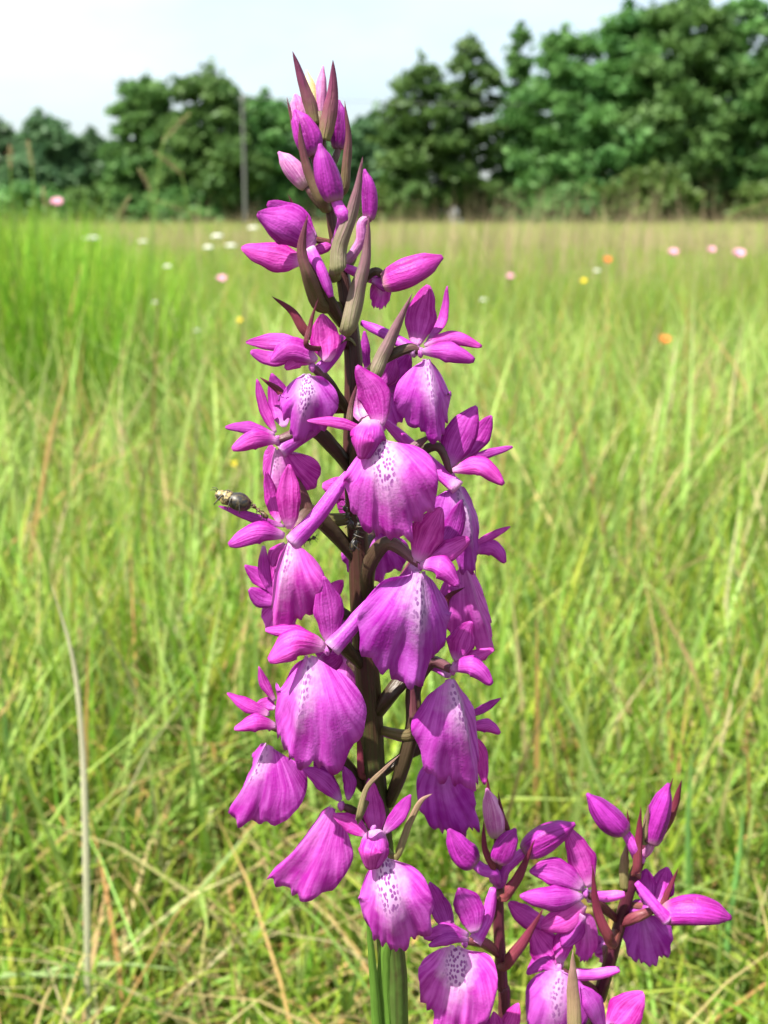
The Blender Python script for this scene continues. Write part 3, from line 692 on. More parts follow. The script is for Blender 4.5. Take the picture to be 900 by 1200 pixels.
# ================================================================== orchids
def D3(p, d, Y): return at(p[0], p[1], p[2] if len(p) > 2 else d, Y)
def PX(p): return (p - CAM).dot(FW) / FPX          # size of one photo pixel at a point
class Orchid:
    def __init__(s, label, Y, stem_pts, stem_w, mat, red=False, name='orchid', seed=0, ground_dx=0.):
        s.Y = Y; s.rng = random.Random(seed); s.red = red
        P = [at(x, y, 0, Y) for x, y in stem_pts]; px = PX(P[0])
        g = Vector((P[0].x + ground_dx, Y + .004, 0)); s.root = empty(name, g)
        tag(s.root, label, 'orchid', 'flowering orchids')
        low = [g + Vector((0, 0, -.004)), g.lerp(P[0], .35), g.lerp(P[0], .7)]
        rad = [stem_w[0] * .62 * px] * 3 + [w * .5 * px for w in stem_w]
        s.stem_pts = P
        # even parameter per control point
        s.stem = tube('stem', low + P, rad, mat, s.root, ns=14, nv=72, ribs=7, rib_amp=.035, twist=1.2)
        s.sw = stem_w
    def near(s, p):
        return min(s.stem_pts, key=lambda q: (q - p).length)
    def onstem(s, z):
        """stem point at height z"""
        P = sorted(s.stem_pts, key=lambda q: q.z)
        for a, b in zip(P, P[1:]):
            if a.z <= z <= b.z: return a.lerp(b, (z - a.z) / max(1e-6, b.z - a.z))
        return P[0] if z < P[0].z else P[-1]
    def organ(s, parent, kind, w, d, pts, thr=None, **k):
        rng = s.rng
        n = len(pts); P = []
        for i, p in enumerate(pts):
            dd = d
            if thr is not None and len(p) < 3:
                f = i / (n - 1); dd = thr[2] + (d - thr[2]) * min(1, .45 + f * 1.1)
            P.append(D3(p, dd, s.Y))
        pm = PX(P[0])
        if kind in 'sp':
            return blade('sepal' if kind == 's' else 'petal', P, w * pm * 1.2, M[k.get('mat', 'petal')], parent, rng, 'sepal' if kind == 's' else 'petal',
                         k.get('cup', rng.uniform(.12, .38) if kind == 's' else rng.uniform(.3, .5)) * (.75 if k.get('cup', 0) > .6 else 1), R(k.get('roll', rng.uniform(-14, 14))), wave=.035)
        if kind == 'l':
            P[0] = P[0]; P = [P[0], P[1] - FW * .0010, P[2] + FW * .0015] if n == 3 else P
            return lip('lip', P, w[0] * pm * 1.06, w[1] * pm * 1.06, M[k.get('m', 'lip')], parent, rng, k.get('fold', .20), R(k.get('roll', 0)), ruff=k.get('ruff', .065))
        if kind == 'u':
            r = w * .5 * pm
            return tube('spur', P, [r * 1.02, r * .98, r * .9, r * .88, r * .80, r * .45], M['spur'], parent, ns=16, nv=20, flat=.8, ribs=3, rib_amp=.06, twist=.9)
        if kind == 'c':                                 # helmet of two petals that close over each other
            o = None
            for sgn in (-1, 1):
                sh = Vector((sgn * w * pm * .20, (.0006 if sgn > 0 else 0), 0))
                Q = [P[0] + sh * .4, P[1] + sh - FW * .0016, P[2] + sh * .45 - FW * .0002]
                o = blade('petal', Q, w * pm * .74, M['petal'], parent, rng, 'hood', .62, R(sgn * 24), .0003, 11, 15, .03, rib=.4)
            return o
        if kind == 'h':
            return budshape('hood', P, w * pm * 1.08, M[k.get('mat', 'petal')], parent, rng, .6, .75)
        if kind == 'b':
            return budshape('bud_sepals', P, w * pm, M[k.get('mat', 'bud')], parent, rng)
        if kind == 'o':
            r = w * .5 * pm
            return tube('ovary', P, [r * .72, r * .95, r * 1.05, r * .95, r * .6], M['ovary_red' if s.red else 'ovary'], parent, ns=12, nv=18, ribs=3, rib_amp=.10, twist=2.6)
    def flower(s, thr, organs, ovary=None, ovw=15):
        """thr: throat (x, y, mm in front of the stem)"""
        c = at(thr[0], thr[1], thr[2], s.Y); pm = PX(c)
        f = blob('flower', c, 4.2 * pm, 6.0 * pm, 6.0 * pm, M['column'], s.root, s.rng, .3)
        for o in organs:
            k = o[4] if len(o) > 4 else {}
            s.organ(f, o[0], o[1], o[2], o[3], thr, **k)
        P = [D3(p, 3, s.Y) for p in ovary] if ovary else []
        if ovary:
            a = P[0]; ax = s.onstem(a.z)
            if (ax - a).length > .003: P = [s.onstem(a.z - .004)] + P
            else: P[0] = Vector((a.x, ax.y, a.z))
            if (P[-1] - c).length > .002: P.append(c)
        else:
            z = min(c.z - .003, c.z - .35 * abs(c.x - s.onstem(c.z).x)); q = s.onstem(z)
            P = [q, q.lerp(c, .5) + Vector((0, 0, .0015)), c]
        r = ovw * .45 * pm
        tube('ovary', P, [r * .8, r * 1.0, r * 1.05, r * .9, r * .55], M['ovary_red' if s.red else 'ovary'], f, ns=12, nv=20, ribs=3, rib_amp=.10, twist=2.6)
        return f
    def bud(s, w, d, pts, mat='bud', neck=None, nw=9, nmat=None):
        P = [D3(p, d, s.Y) for p in pts]; pm = PX(P[0])
        o = budshape('flower_bud', P, w * pm * 1.08, M[mat], s.root, s.rng)
        if neck: Q = [D3(p, d, s.Y) for p in neck]
        else: Q = []
        st = s.onstem((Q[0].z if Q else P[0].z) - .004)
        a = Q[0] if Q else P[0]
        Q = [st, st.lerp(a, .55) - Vector((0, 0, .0006))] + Q + [P[0].lerp(P[1], .12)]
        tube('ovary', Q, [nw * .5 * pm] * 3 + [nw * .42 * pm], M[nmat or ('ovary_red' if s.red else 'ovary')], o, ns=10, nv=16, ribs=3, rib_amp=.08, twist=2)
        return o
    def bract(s, w, d, pts, mat='bract', roll=0, cup=.6):
        P = [D3(p, d, s.Y) for p in pts]; pm = PX(P[0])
        st = s.onstem(P[0].z - .001)
        if (st - P[0]).length > .0025: P = [st] + P
        return blade('bract', P, w * pm * 1.05, M[mat], s.root, s.rng, 'bract', cup, R(roll), .0003, 9, 22, .02)

# ---------------------------------------------------------------- the tall orchid
A = Orchid('tall orchid spike crowded with open magenta spotted flowers and closed buds on top', Y0,
           [(462, 1210), (459, 1120), (447, 1000), (437, 900), (433, 820), (424, 710), (420, 640), (413, 535), (414, 425), (405, 345), (397, 300), (390, 262), (381, 200), (375, 130)],
           [34, 32, 29, 28, 28, 25, 22, 20, 19, 15, 13, 12, 9, 5], M['stem'], seed=11, ground_dx=.004)
# closed buds and bracts at the tip
A.bud(14, -1, [(371, 138), (366, 112), (359, 82)], 'yellowbud', nw=7)
A.bract(17, 1, [(370, 145), (364, 120), (354, 92), (343, 60)], 'bract_purple', -12, .75)
A.bud(15, -1, [(376, 152), (377, 115), (379, 77)], 'palebud', nw=7)
A.bract(21, 2, [(379, 164), (383, 140), (388, 108), (390, 70)], 'bract_purple', 10, .75)
A.bud(23, -2, [(358, 150), (352, 130), (346, 110)], 'palebud', nw=8)
A.bud(31, 3, [(367, 182), (356, 155), (345, 129)], 'bud', nw=10)
A.bract(6, -1, [(348, 155), (341, 135), (336, 114)], 'bract')
A.bud(23, -1, [(360, 219), (343, 198), (326, 178)], 'palebud', nw=10)
A.bract(15, 6, [(380, 242), (362, 204), (354, 172), (351, 141)], 'bract', 15, .7)
A.bud(29, 9, [(393, 236), (386, 205), (375, 168)], 'bud', neck=[(403, 255), (398, 245)], nw=15, nmat='spur')
A.bud(23, -3, [(397, 175), (399, 147), (397, 117)], 'bud', nw=9)
A.bract(14, 1, [(403, 222), (407, 190), (409, 160), (404, 118)], 'bract', -10, .7)
A.bud(19, 2, [(433, 258), (433, 228), (427, 198)], 'bud', neck=[(423, 282), (424, 262)], nw=12, nmat='palebud')
A.bract(22, 10, [(396, 322), (396, 290), (410, 252), (418, 222), (425, 183)], 'bract_grey', 8, .8)
A.bract(23, 9, [(409, 392), (419, 345), (429, 300), (432, 253)], 'bract_grey', -8, .8)
A.flower((362, 292, 5), [
    ('s', 31, 5, [(356, 306), (322, 301), (282, 291)]), ('s', 42, 8, [(368, 290), (336, 268), (300, 250)], {'cup': .7}), ('p', 26, 4, [(369, 280), (345, 256), (313, 238)]),
    ('u', 15, 8, [(363, 292), (377, 318), (388, 348)]), ('p', 12, 2, [(366, 295), (378, 291), (388, 287)])], [(401, 380, 1), (385, 352, 4), (366, 318, 6)], 20)
A.bract(21, 10, [(376, 358, 7), (360, 325), (352, 292), (360, 252)], 'bract', 20, .8)
A.bract(9, 1, [(362, 278), (350, 255), (337, 227)], 'bract_red')
A.bract(13, 1, [(408, 312), (416, 292), (424, 275)], 'bract_grey')
# flower opening to the right of the tip
A.flower((452, 326, 5), [
    ('h', 34, 7, [(450, 332), (482, 321), (519, 301)], {'mat': 'bud'}), ('p', 17, 6, [(436, 328), (450, 332), (466, 336)]),
    ('u', 14, 1, [(450, 330), (425, 322), (400, 311)]), ('l', (12, 12), 2, [(446, 328), (446, 345), (444, 362)])], [(410, 345, 1), (438, 319, 5)], 11)
# flower F3
A.flower((493, 413, 6), [
    ('s', 33, 4, [(487, 405), (493, 368), (501, 334)]), ('s', 11, 0, [(500, 400), (518, 374), (524, 335)], {'roll': 30}), ('p', 15, 5, [(497, 404), (530, 394), (565, 406)]),
    ('p', 22, 9, [(494, 412), (525, 410), (557, 422)], {'cup': .8}), ('u', 15, 5, [(488, 413, 6), (455, 393, 3), (424, 378, 0)]),
    ('l', (44, 21), 9, [(501, 420), (508, 468), (514, 511)], {'fold': .3})], [(418, 455, 1), (445, 425, 5), (478, 408, 6)], 14)
A.bract(20, 8, [(433, 442), (447, 415), (465, 380), (483, 343)], 'bract_grey', 10, .75)
# petals of a flower facing away behind it
A.flower((445, 452, -8), [('s', 30, -9, [(446, 462), (465, 436), (480, 412)]), ('p', 24, -8, [(440, 458), (455, 440), (462, 420)]), ('p', 11, -7, [(432, 440), (428, 412), (427, 388)]), ('l', (24, 24), -12, [(448, 456), (452, 480), (455, 505)])])
# flower F4
A.flower((366, 430, 8), [
    ('s', 31, 7, [(384, 424), (382, 396), (377, 368)]), ('u', 16, 5, [(372, 436), (392, 415), (406, 390)]), ('s', 19, 3, [(368, 408), (325, 400), (288, 401)]),
    ('s', 28, 10, [(372, 422), (344, 412), (317, 424)], {'cup': .8}), ('p', 17, 6, [(346, 418), (318, 420), (294, 412)]), ('p', 18, 9, [(366, 424), (350, 422), (334, 432)]),
    ('l', (30, 37), 10, [(359, 438), (357, 472), (346, 517)], {'fold': .32, 'ruff': .10, 'm': 'lip_spotted'})], [(407, 482, 1), (394, 462, 4), (380, 443, 6)], 15)
A.bract(8, 10, [(361, 408), (363, 380), (373, 349)], 'bract_red', 30)
A.bract(13, 2, [(364, 392), (342, 364), (318, 347)], 'bract_red', 0)
# flower F5
A.flower((325, 516, 7), [
    ('s', 13, 6, [(323, 507), (310, 480), (301, 444)], {'roll': 25}), ('s', 24, 2, [(333, 500), (328, 470), (319, 438)]), ('p', 13, 7, [(322, 510), (292, 502), (264, 501)]),
    ('p', 21, 11, [(327, 517), (298, 515), (272, 527)], {'cup': .75}), ('u', 20, 6, [(328, 527), (352, 512), (378, 497)]),
    ('l', (12, 54), 4, [(324, 526), (320, 558), (316, 604)], {'fold': .15})], [(412, 555, 1), (391, 524, 3), (366, 505, 5)], 19)
A.bract(13, 4, [(346, 478), (326, 457), (304, 442)], 'bract_red')
# flower F7, facing the camera
A.flower((438, 497, 12), [
    ('s', 33, 12, [(446, 500), (440, 462), (418, 428)], {'cup': .35, 'roll': 6}), ('c', 46, 15, [(437, 492), (431, 513), (425, 538)]), ('s', 12, 13, [(430, 506), (396, 496), (360, 493)]),
    ('p', 22, 7, [(430, 495), (424, 478), (423, 455)], {'mat': 'palebud'}), ('p', 16, 14, [(446, 494), (432, 500), (417, 506)]),
    ('l', (47, 58), 16, [(445, 516), (452, 565), (463, 640)], {'fold': .13, 'm': 'lip_spotted'})], [(414, 560, 1), (420, 520, 6)], 16)
A.bract(10, 10, [(409, 500), (412, 475), (420, 445)], 'bract')
# flower F9
A.flower((530, 560, 5), [
    ('s', 34, 5, [(524, 548), (538, 510), (558, 476)]), ('s', 23, 1, [(538, 540), (560, 512), (576, 487)]), ('p', 10, 4, [(542, 544), (570, 533), (601, 524)]),
    ('p', 22, 8, [(530, 551), (562, 546), (590, 568)], {'cup': .75}), ('u', 18, 2, [(536, 572, 6), (495, 535, 3), (449, 492, 1)]),
    ('l', (46, 10), 5, [(537, 568), (550, 615), (556, 676)], {'fold': .2})], [(420, 598, 0), (470, 548, 2), (512, 523, 4)], 13)
A.bract(19, 6, [(470, 540), (486, 524), (506, 509)], 'bract_grey', 0, .7)
# flower F10 behind it
A.flower((550, 655, -4), [('s', 9, -4, [(550, 642), (575, 628), (598, 617)]), ('p', 18, -3, [(553, 646), (577, 643), (592, 660)], {'cup': .75}), ('s', 22, -6, [(545, 650), (540, 625), (545, 600)]),
    ('l', (44, 12), -2, [(545, 662), (560, 712), (579, 768)], {'fold': .2, 'm': 'lip_plain'})], [(438, 840, 0), (457, 815, 2), (476, 790, 0), (510, 730, -3)], 21)
A.bract(10, -1, [(510, 725), (525, 700), (545, 688)], 'bract_red')
# flower F6 with the beetle
A.flower((341, 632, 9), [
    ('u', 21, 7, [(342, 636, 10), (374, 602, 9), (408, 555, 7)]), ('s', 25, 11, [(339, 620), (337, 585), (339, 544)]), ('s', 16, 6, [(328, 614), (320, 583), (312, 552)]),
    ('s', 10, 9, [(334, 617), (295, 606), (256, 593)], {'cup': .3}), ('p', 25, 13, [(334, 628), (302, 622), (267, 638)], {'cup': .8}), ('s', 13, 6, [(309, 640), (311, 672), (321, 700)]),
    ('p', 18, 6, [(334, 638), (322, 650), (318, 664)]), ('l', (10, 47), 12, [(338, 634), (330, 680), (320, 742)], {'fold': .22})], [(417, 656, 0), (388, 620, 2), (362, 600, 4)], 21)
A.bract(21, 5, [(366, 612), (350, 576), (324, 532)], 'bract', 20, .8)
# back flower at the left
A.flower((328, 694, -4), [('s', 17, -5, [(325, 692), (305, 676), (287, 662)]), ('p', 21, -4, [(326, 704), (308, 702), (292, 690)]), ('s', 16, -6, [(328, 690), (322, 668), (318, 655)]), ('l', (20, 20), -6, [(330, 700), (328, 720), (325, 745)])])
# back flower behind the stem
A.flower((440, 622, -10), [('s', 22, -10, [(442, 620), (462, 600), (480, 585)]), ('s', 20, -10, [(438, 620), (410, 600), (392, 560)]), ('p', 24, -10, [(432, 575), (402, 572), (377, 568)]), ('l', (38, 38), -11, [(440, 622), (440, 650), (440, 684)], {'m': 'lip_plain'})])
# flower F11
A.flower((493, 662, 11), [
    ('s', 35, 12, [(488, 660), (500, 624), (517, 595)]), ('s', 24, 8, [(508, 652), (530, 622), (541, 586)]), ('p', 23, 12, [(500, 657), (526, 646), (550, 631)]),
    ('p', 25, 16, [(492, 662), (516, 664), (539, 687)], {'cup': .8}), ('l', (70, 36), 15, [(493, 670), (492, 730), (486, 808)], {'fold': .24}), ('u', 16, 4, [(488, 664), (472, 682), (455, 700)])], [(430, 710, 0), (433, 664, 5), (456, 636, 8)], 20)
A.bract(16, 4, [(463, 694), (472, 678), (484, 650)], 'bract', 0)
# flower F12
A.flower((531, 785, 7), [
    ('s', 29, 8, [(535, 776), (543, 752), (552, 728)]), ('p', 14, 7, [(530, 779), (555, 771), (579, 761)]), ('p', 23, 11, [(528, 785), (553, 782), (577, 802)], {'cup': .8}),
    ('l', (60, 12), 9, [(530, 794), (545, 848), (558, 926)], {'fold': .2}), ('u', 15, 0, [(525, 788), (508, 780), (492, 776)])], [(455, 945, 1), (470, 905, 3), (485, 850, 3), (485, 806, 1), (505, 776, 1)], 20)
# flower F17 behind
A.flower((540, 862, -6), [('s', 9, -6, [(548, 840), (568, 830), (587, 818)]), ('p', 15, -5, [(548, 852), (570, 850), (586, 860)], {'cup': .7}), ('u', 15, -5, [(535, 865), (495, 866), (450, 860)]), ('s', 18, -8, [(548, 860), (562, 885), (568, 920)]),
    ('l', (32, 32), -7, [(520, 884), (522, 930), (540, 984)], {'fold': .1, 'm': 'lip_plain'})], None, 14)
A.bract(15, 5, [(480, 860), (484, 830), (482, 796)], 'bract', 0)
# flower F13
A.flower((384, 762, 11), [
    ('s', 31, 12, [(388, 756), (385, 716), (379, 676)]), ('s', 13, 6, [(378, 712), (374, 690), (372, 666)]), ('s', 16, 5, [(382, 706), (393, 692), (402, 680)]),
    ('p', 17, 12, [(377, 752), (345, 741), (311, 738)]), ('p', 34, 16, [(382, 759), (346, 755), (315, 774)], {'cup': .75}), ('u', 22, 7, [(388, 760, 12), (417, 728, 10), (444, 698, 8)]),
    ('p', 26, 5, [(376, 778), (388, 776), (398, 768)]), ('l', (32, 74), 16, [(362, 768), (352, 828), (336, 900)], {'fold': .26})], [(427, 786, 1), (408, 762, 4), (394, 745, 8)], 19)
A.flower((408, 775, -8), [('l', (26, 24), -8, [(408, 775), (405, 805), (402, 835)], {'m': 'lip_plain'}), ('s', 20, -8, [(408, 775), (402, 750), (398, 715)]), ('s', 16, -9, [(408, 775), (385, 770), (370, 765)])])
# flower F14
A.flower((316, 850, 4), [
    ('s', 11, 4, [(322, 822), (309, 802), (303, 781)], {'roll': 20}), ('s', 15, 5, [(316, 837), (290, 825), (266, 812)]), ('p', 19, 8, [(325, 851), (300, 847), (274, 854)], {'cup': .7}), ('p', 14, 3, [(322, 830), (312, 826), (300, 826)]),
    ('l', (10, 62), 5, [(312, 872), (294, 912), (266, 954)], {'fold': .2})], [(426, 926, 1), (394, 886, 3), (350, 862, 3)], 19)
# flower F15
A.flower((400, 944, 5), [
    ('s', 21, 6, [(400, 938), (380, 916), (354, 900)]), ('s', 15, 3, [(394, 925), (380, 905), (368, 887)]), ('s', 14, 6, [(408, 938), (411, 916), (403, 898)]),
    ('l', (6, 60), 7, [(388, 944), (352, 990), (312, 1034)], {'fold': .3, 'm': 'lip_plain'})], [(438, 966, 0), (416, 952, 3)], 13)
A.bract(10, 3, [(424, 908), (421, 880), (418, 850)], 'bract_red')
# flower F16, lowest, facing the camera
A.flower((438, 972, 10), [
    ('s', 23, 6, [(440, 982), (437, 950), (433, 912)]), ('s', 19, 10, [(432, 980), (412, 966), (390, 955)]), ('s', 17, 10, [(450, 977), (468, 955), (481, 931)]),
    ('c', 44, 14, [(441, 972), (438, 995), (436, 1020)]), ('l', (34, 48), 15, [(447, 1004), (457, 1062), (463, 1124)], {'fold': .26, 'ruff': .07, 'm': 'lip_spotted'})], [(440, 1010, 1), (432, 985, 5)], 14)
A.bract(8, 15, [(420, 962), (428, 925), (450, 901), (469, 884)], 'bract_olive', 20)
A.bract(10, 8, [(463, 1004), (479, 966), (493, 939), (507, 930)], 'bract_olive', 0)
# leaves and sheath of the stem
def stem_leaf(pl, pts, w, d, mat='leaf'):
    P = [at(x, y, d, pl.Y) for x, y in pts]; g = pl.root.location + Vector((0, -.003, .01)); P = [g, g.lerp(P[0], .5)] + P
    return blade('leaf', P, w * PX(P[0]), M[mat], pl.root, pl.rng, 'leaf', .7, 0, .0005, 9, 30, .01)
stem_leaf(A, [(446, 1300), (441, 1200), (434, 1110), (428, 1055)], 13, 4)
stem_leaf(A, [(462, 1300), (454, 1200), (451, 1130), (455, 1090)], 26, 3)
for dx, hh in ((-.05, .16), (.055, .14), (.02, .11)):
    g = A.root.location
    blade('leaf', [g + Vector((0, 0, .01)), g + Vector((dx * .5, .01, hh * .7)), g + Vector((dx * 1.3, .015, hh))], .011, M['leaf'], A.root, A.rng, 'leaf', .6, 0, .0005, 9, 24, .01)

# ---------------------------------------------------------------- the upright small orchid
B = Orchid('small orchid with upright dark red stem, pale buds and one wide open spotted flower', Y0 + .006,
           [(590, 1215), (588, 1150), (584, 1075), (584, 1015), (584, 985), (580, 955)], [14, 14, 13, 12, 9, 6], M['stem_red'], True, seed=23, ground_dx=-.004)
B.bud(25, 2, [(583, 980), (577, 955), (570, 924)], 'palebud', nw=9)
B.bract(6, 0, [(576, 945), (573, 928), (571, 910)], 'bract_red')
B.bract(8, 3, [(594, 974), (588, 952), (584, 928)], 'bract_red')
B.bud(27, 6, [(584, 1010), (592, 992), (604, 971)], 'bud', nw=9)
B.bract(11, 5, [(581, 1018), (568, 995), (567, 961)], 'bract_red', 15)
B.bud(31, 4, [(556, 1012), (540, 998), (525, 971)], 'bud', neck=[(578, 1022), (566, 1019)], nw=15, nmat='spur')
B.bud(32, 1, [(614, 998), (642, 980), (674, 965)], 'bud', neck=[(592, 1018), (604, 1006)], nw=14, nmat='spur')
B.bract(16, 5, [(591, 1049), (609, 1026), (627, 984)], 'bract_red', 0, .7)
B.bract(16, 3, [(592, 1129), (615, 1100), (637, 1064)], 'bract_red', 0, .7)
B.flower((545, 1104, 9), [
    ('s', 31, 9, [(556, 1094), (549, 1066), (537, 1041)]), ('u', 17, 5, [(556, 1104), (571, 1076), (578, 1041)]), ('s', 21, 3, [(524, 1090), (513, 1062), (503, 1034)]), ('p', 18, 2, [(530, 1090), (520, 1068), (516, 1050)]),
    ('p', 20, 14, [(550, 1096), (524, 1090), (496, 1098)], {'cup': .8}), ('p', 14, 15, [(550, 1102), (526, 1099), (502, 1108)], {'cup': .7}),
    ('l', (40, 46), 13, [(534, 1108), (532, 1150), (520, 1216)], {'fold': -.28, 'ruff': .08, 'm': 'lip_spotted'})], [(583, 1118, 0), (566, 1104, 5)], 14)
B.flower((582, 1222, 5), [('s', 19, 6, [(592, 1216), (600, 1196), (608, 1176)]), ('s', 15, 7, [(582, 1218), (581, 1202), (579, 1186)]), ('s', 19, 6, [(572, 1216), (566, 1202), (564, 1185)]), ('l', (28, 28), 8, [(582, 1226), (580, 1260), (576, 1300)])])
stem_leaf(B, [(594, 1330), (606, 1280), (622, 1225)], 16, 3)

# ---------------------------------------------------------------- the leaning small orchid
G = Orchid('small orchid with leaning purple brown stem and flowers spreading to both sides', Y0 + .010,
           [(688, 1215), (702, 1168), (715, 1125), (732, 1062), (747, 1017), (758, 988), (768, 962)], [16, 16, 15, 14, 12, 10, 7], M['stem_red'], True, seed=37, ground_dx=-.03)
G.bud(28, 3, [(764, 988), (774, 956), (784, 918)], 'bud', nw=10, nmat='palebud')
G.bract(13, 0, [(767, 989), (788, 953), (799, 914)], 'bract_red', -20, .7)
G.bract(6, -1, [(776, 945), (783, 928), (789, 911)], 'bract_red')
G.bract(9, 4, [(755, 985), (758, 962), (760, 942)], 'bract_olive')
G.bud(31, 4, [(732, 975), (714, 957), (688, 930)], 'bud', neck=[(744, 996), (738, 984)], nw=13, nmat='spur')
G.bract(13, 5, [(746, 1024), (748, 984), (751, 945)], 'bract_red', 0, .7)
G.bract(6, 1, [(738, 985), (736, 966), (735, 949)], 'bract_red')
G.bract(13, 1, [(732, 1044), (732, 1015), (736, 985)], 'bract_olive')
G.bract(16, 7, [(717, 1105), (698, 1067), (694, 1013)], 'bract_red', 15, .7)
G.flower((686, 1046, 5), [
    ('s', 29, 5, [(692, 1040), (681, 1006), (663, 968)]), ('s', 29, 7, [(684, 1042), (652, 1024), (620, 1021)]), ('s', 27, 11, [(684, 1050), (650, 1055), (609, 1050)], {'cup': .55}),
    ('u', 15, 3, [(690, 1050), (710, 1051), (732, 1048)]), ('p', 30, 4, [(684, 1060), (662, 1078), (634, 1086)]), ('p', 22, 1, [(642, 1082), (620, 1076), (596, 1058)]), ('p', 24, 4, [(682, 1072), (670, 1090), (658, 1110)]),
    ('l', (13, 13), 2, [(684, 1070), (686, 1100), (684, 1132)], {'m': 'lip_plain'})], [(722, 1080, 1), (706, 1062, 3)], 12)
G.flower((655, 1135, 5), [
    ('s', 34, 3, [(656, 1138), (640, 1114), (624, 1088)]), ('s', 20, 4, [(652, 1136), (634, 1128), (617, 1142)]), ('s', 20, 3, [(656, 1130), (660, 1105), (668, 1085)]), ('u', 15, 4, [(672, 1142), (698, 1142), (726, 1136)]),
    ('p', 20, 2, [(648, 1140), (632, 1160), (626, 1185)]), ('l', (34, 36), 7, [(655, 1136), (650, 1180), (644, 1245)], {'fold': .3})], [(704, 1165, 0), (680, 1150, 2)], 12)
G.bract(21, 13, [(676, 1225), (671, 1165), (671, 1113)], 'bract_olive', 10, .7)
G.flower((708, 1212, 8), [('s', 22, 12, [(708, 1212), (696, 1180), (682, 1155)], {'mat': 'spur'}), ('s', 36, 8, [(712, 1210), (732, 1184), (754, 1164)]), ('p', 22, 10, [(708, 1216), (690, 1214), (670, 1222)]), ('l', (30, 30), 10, [(708, 1220), (706, 1255), (704, 1290)])])
G.flower((768, 1066, 3), [
    ('h', 34, 6, [(778, 1072), (818, 1070), (857, 1076)], {'mat': 'bud'}), ('u', 15, 5, [(782, 1078, 6), (768, 1062, 6), (746, 1034, 5)]), ('s', 26, 0, [(766, 1058), (774, 1038), (782, 1016)]), ('s', 22, 0, [(760, 1060), (757, 1040), (757, 1018)]),
    ('p', 20, 1, [(762, 1064), (748, 1066), (736, 1076)]), ('l', (27, 30), 0, [(752, 1072), (756, 1100), (764, 1140)], {'m': 'lip_plain'})], [(730, 1086, 1), (746, 1074, 3)], 14)
G.bract(10, 2, [(772, 1062), (784, 1042), (795, 1017)], 'bract_red')
G.flower((708, 1108, -4), [('s', 14, -4, [(710, 1108), (704, 1112), (697, 1118)]), ('p', 12, -5, [(710, 1110), (704, 1104), (700, 1098)]), ('l', (10, 10), -6, [(708, 1112), (706, 1122), (706, 1132)])], None, 8)
stem_leaf(G, [(676, 1330), (664, 1290), (648, 1240)], 16, 3)

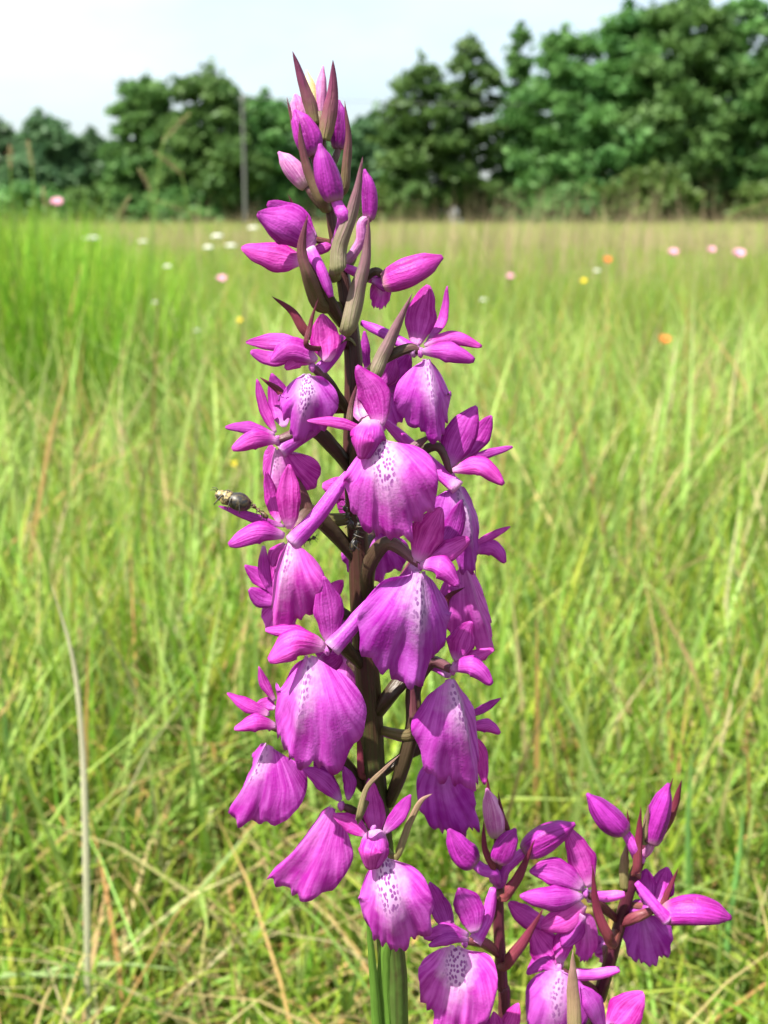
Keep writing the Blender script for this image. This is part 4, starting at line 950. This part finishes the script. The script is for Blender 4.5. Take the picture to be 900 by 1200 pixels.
# ================================================================== insects
def chitin(name, a, b, rough=.28):
    k = NT(name); n = k.noise(k.obj(), 1800., 4, .6); return k.finish(k.mix(k.smooth(n, .42, .6), a, b), rough, .6, 0, None, n, .0001, .5)
M['black'] = chitin('black_chitin', (.006, .006, .007), (.05, .036, .015), .5); M['gold'] = chitin('golden_hair', (.02, .016, .01), (.33, .25, .10), .5); M['brown'] = chitin('brown_chitin', (.045, .022, .012), (.13, .075, .035), .4)
def insect(name, label, cat, px, py, d, ang, ln, mats, group=None, seed=0, beetle=False):
    """ang: direction of the head in the picture, degrees anticlockwise from right"""
    rng = random.Random(seed); c = at(px, py, d); k = PX(c); u = ln * k
    t = empty(name, c); tag(t, label, cat, group)
    X = Vector((math.cos(R(ang)), 0, math.sin(R(ang)))); Z = Vector((-X.z, 0, X.x));
    if Z.z < 0: Z = -Z
    Yv = X.cross(Z)
    segs = [(-.14, .34, .27, mats[0], 'abdomen'), (.20, .18, .24, mats[1], 'thorax'), (.38, .14, .16, mats[1], 'head')] if beetle else [(-.30, .20, .13, mats[0], 'abdomen'), (.06, .17, .07, mats[1], 'thorax'), (.33, .12, .095, mats[0], 'head')]
    for x, a, b, mt, nm in segs:
        verts = []; nu, nv = 14, 10
        for j in range(nv):
            th = math.pi * (.015 + .97 * j / (nv - 1))
            for i in range(nu):
                q = i / nu * 6.2832; rr = b * u * math.sin(th) ** .85 * (1 + .05 * math.sin(j * 2.1) * (nm == 'abdomen') + (.22 if beetle else .1) * mnoise.noise(Vector((math.cos(q) * 2, math.sin(q) * 2, j * .8 + x * 9))))
                verts.append(c + X * (x * u + a * u * math.cos(th)) + Z * (rr * math.cos(q) * .9) + Yv * (rr * math.sin(q)))
        f = [(j * nu + i, j * nu + (i + 1) % nu, (j + 1) * nu + (i + 1) % nu, (j + 1) * nu + i) for j in range(nv - 1) for i in range(nu)]
        f.append(tuple(range(nu))[::-1]); f.append(tuple((nv - 1) * nu + i for i in range(nu)))
        mesh_obj(nm, verts, f, M[mt], t)
    tube('waist', [c + X * (-.12 * u), c + X * (.05 * u) + Z * (.01 * u), c + X * (.25 * u)], [.035 * u, .04 * u, .04 * u], M[mats[1]], t, ns=7, nv=6)
    for sg in (-1, 1):
        for i, x in enumerate((-.02, .09, .2)):
            b = c + X * (x * u) + Yv * (sg * .06 * u); sp = (-.28, -.02, .26)[i] * u * rng.uniform(.8, 1.2)
            kn = b + X * (sp * .5) + Yv * (sg * .17 * u) + Z * (.06 * u); e = b + X * sp + Yv * (sg * .26 * u) - Z * (.22 * u)
            tube('leg', [b, kn, e], [.028 * u, .022 * u, .012 * u], M[mats[0]], t, ns=6, nv=8)
        h = c + X * (.42 * u) + Yv * (sg * .05 * u)
        tube('antenna', [h, h + X * (.12 * u) + Z * (.12 * u) + Yv * (sg * .06 * u), h + X * (.24 * u) + Z * (.08 * u) + Yv * (sg * .10 * u)], [.012 * u, .012 * u, .008 * u], M[mats[0]], t, ns=5, nv=7)
    return t
insect('beetle', 'shiny black beetle with golden hairy front perched on a narrow petal tip', 'beetle', 274, 586, 10.5, 160, 44, ('black', 'gold'), seed=3, beetle=True)
insect('ant', 'brown ant walking on the petal behind the black beetle', 'ant', 304, 599, 10, 140, 26, ('brown', 'brown'), seed=5)
insect('ant', 'tiny black ant clinging under the thick flower spur', 'ant', 361, 633, 8, 20, 22, ('black', 'black'), seed=6)
insect('ant', 'black ant climbing the stem beside the large facing flower', 'ant', 408, 606, 5.5, 110, 32, ('black', 'black'), seed=7)
insect('ant', 'black ant below another one on the stem at a flower stalk joint', 'ant', 417, 628, 6.0, 75, 40, ('black', 'black'), seed=8)
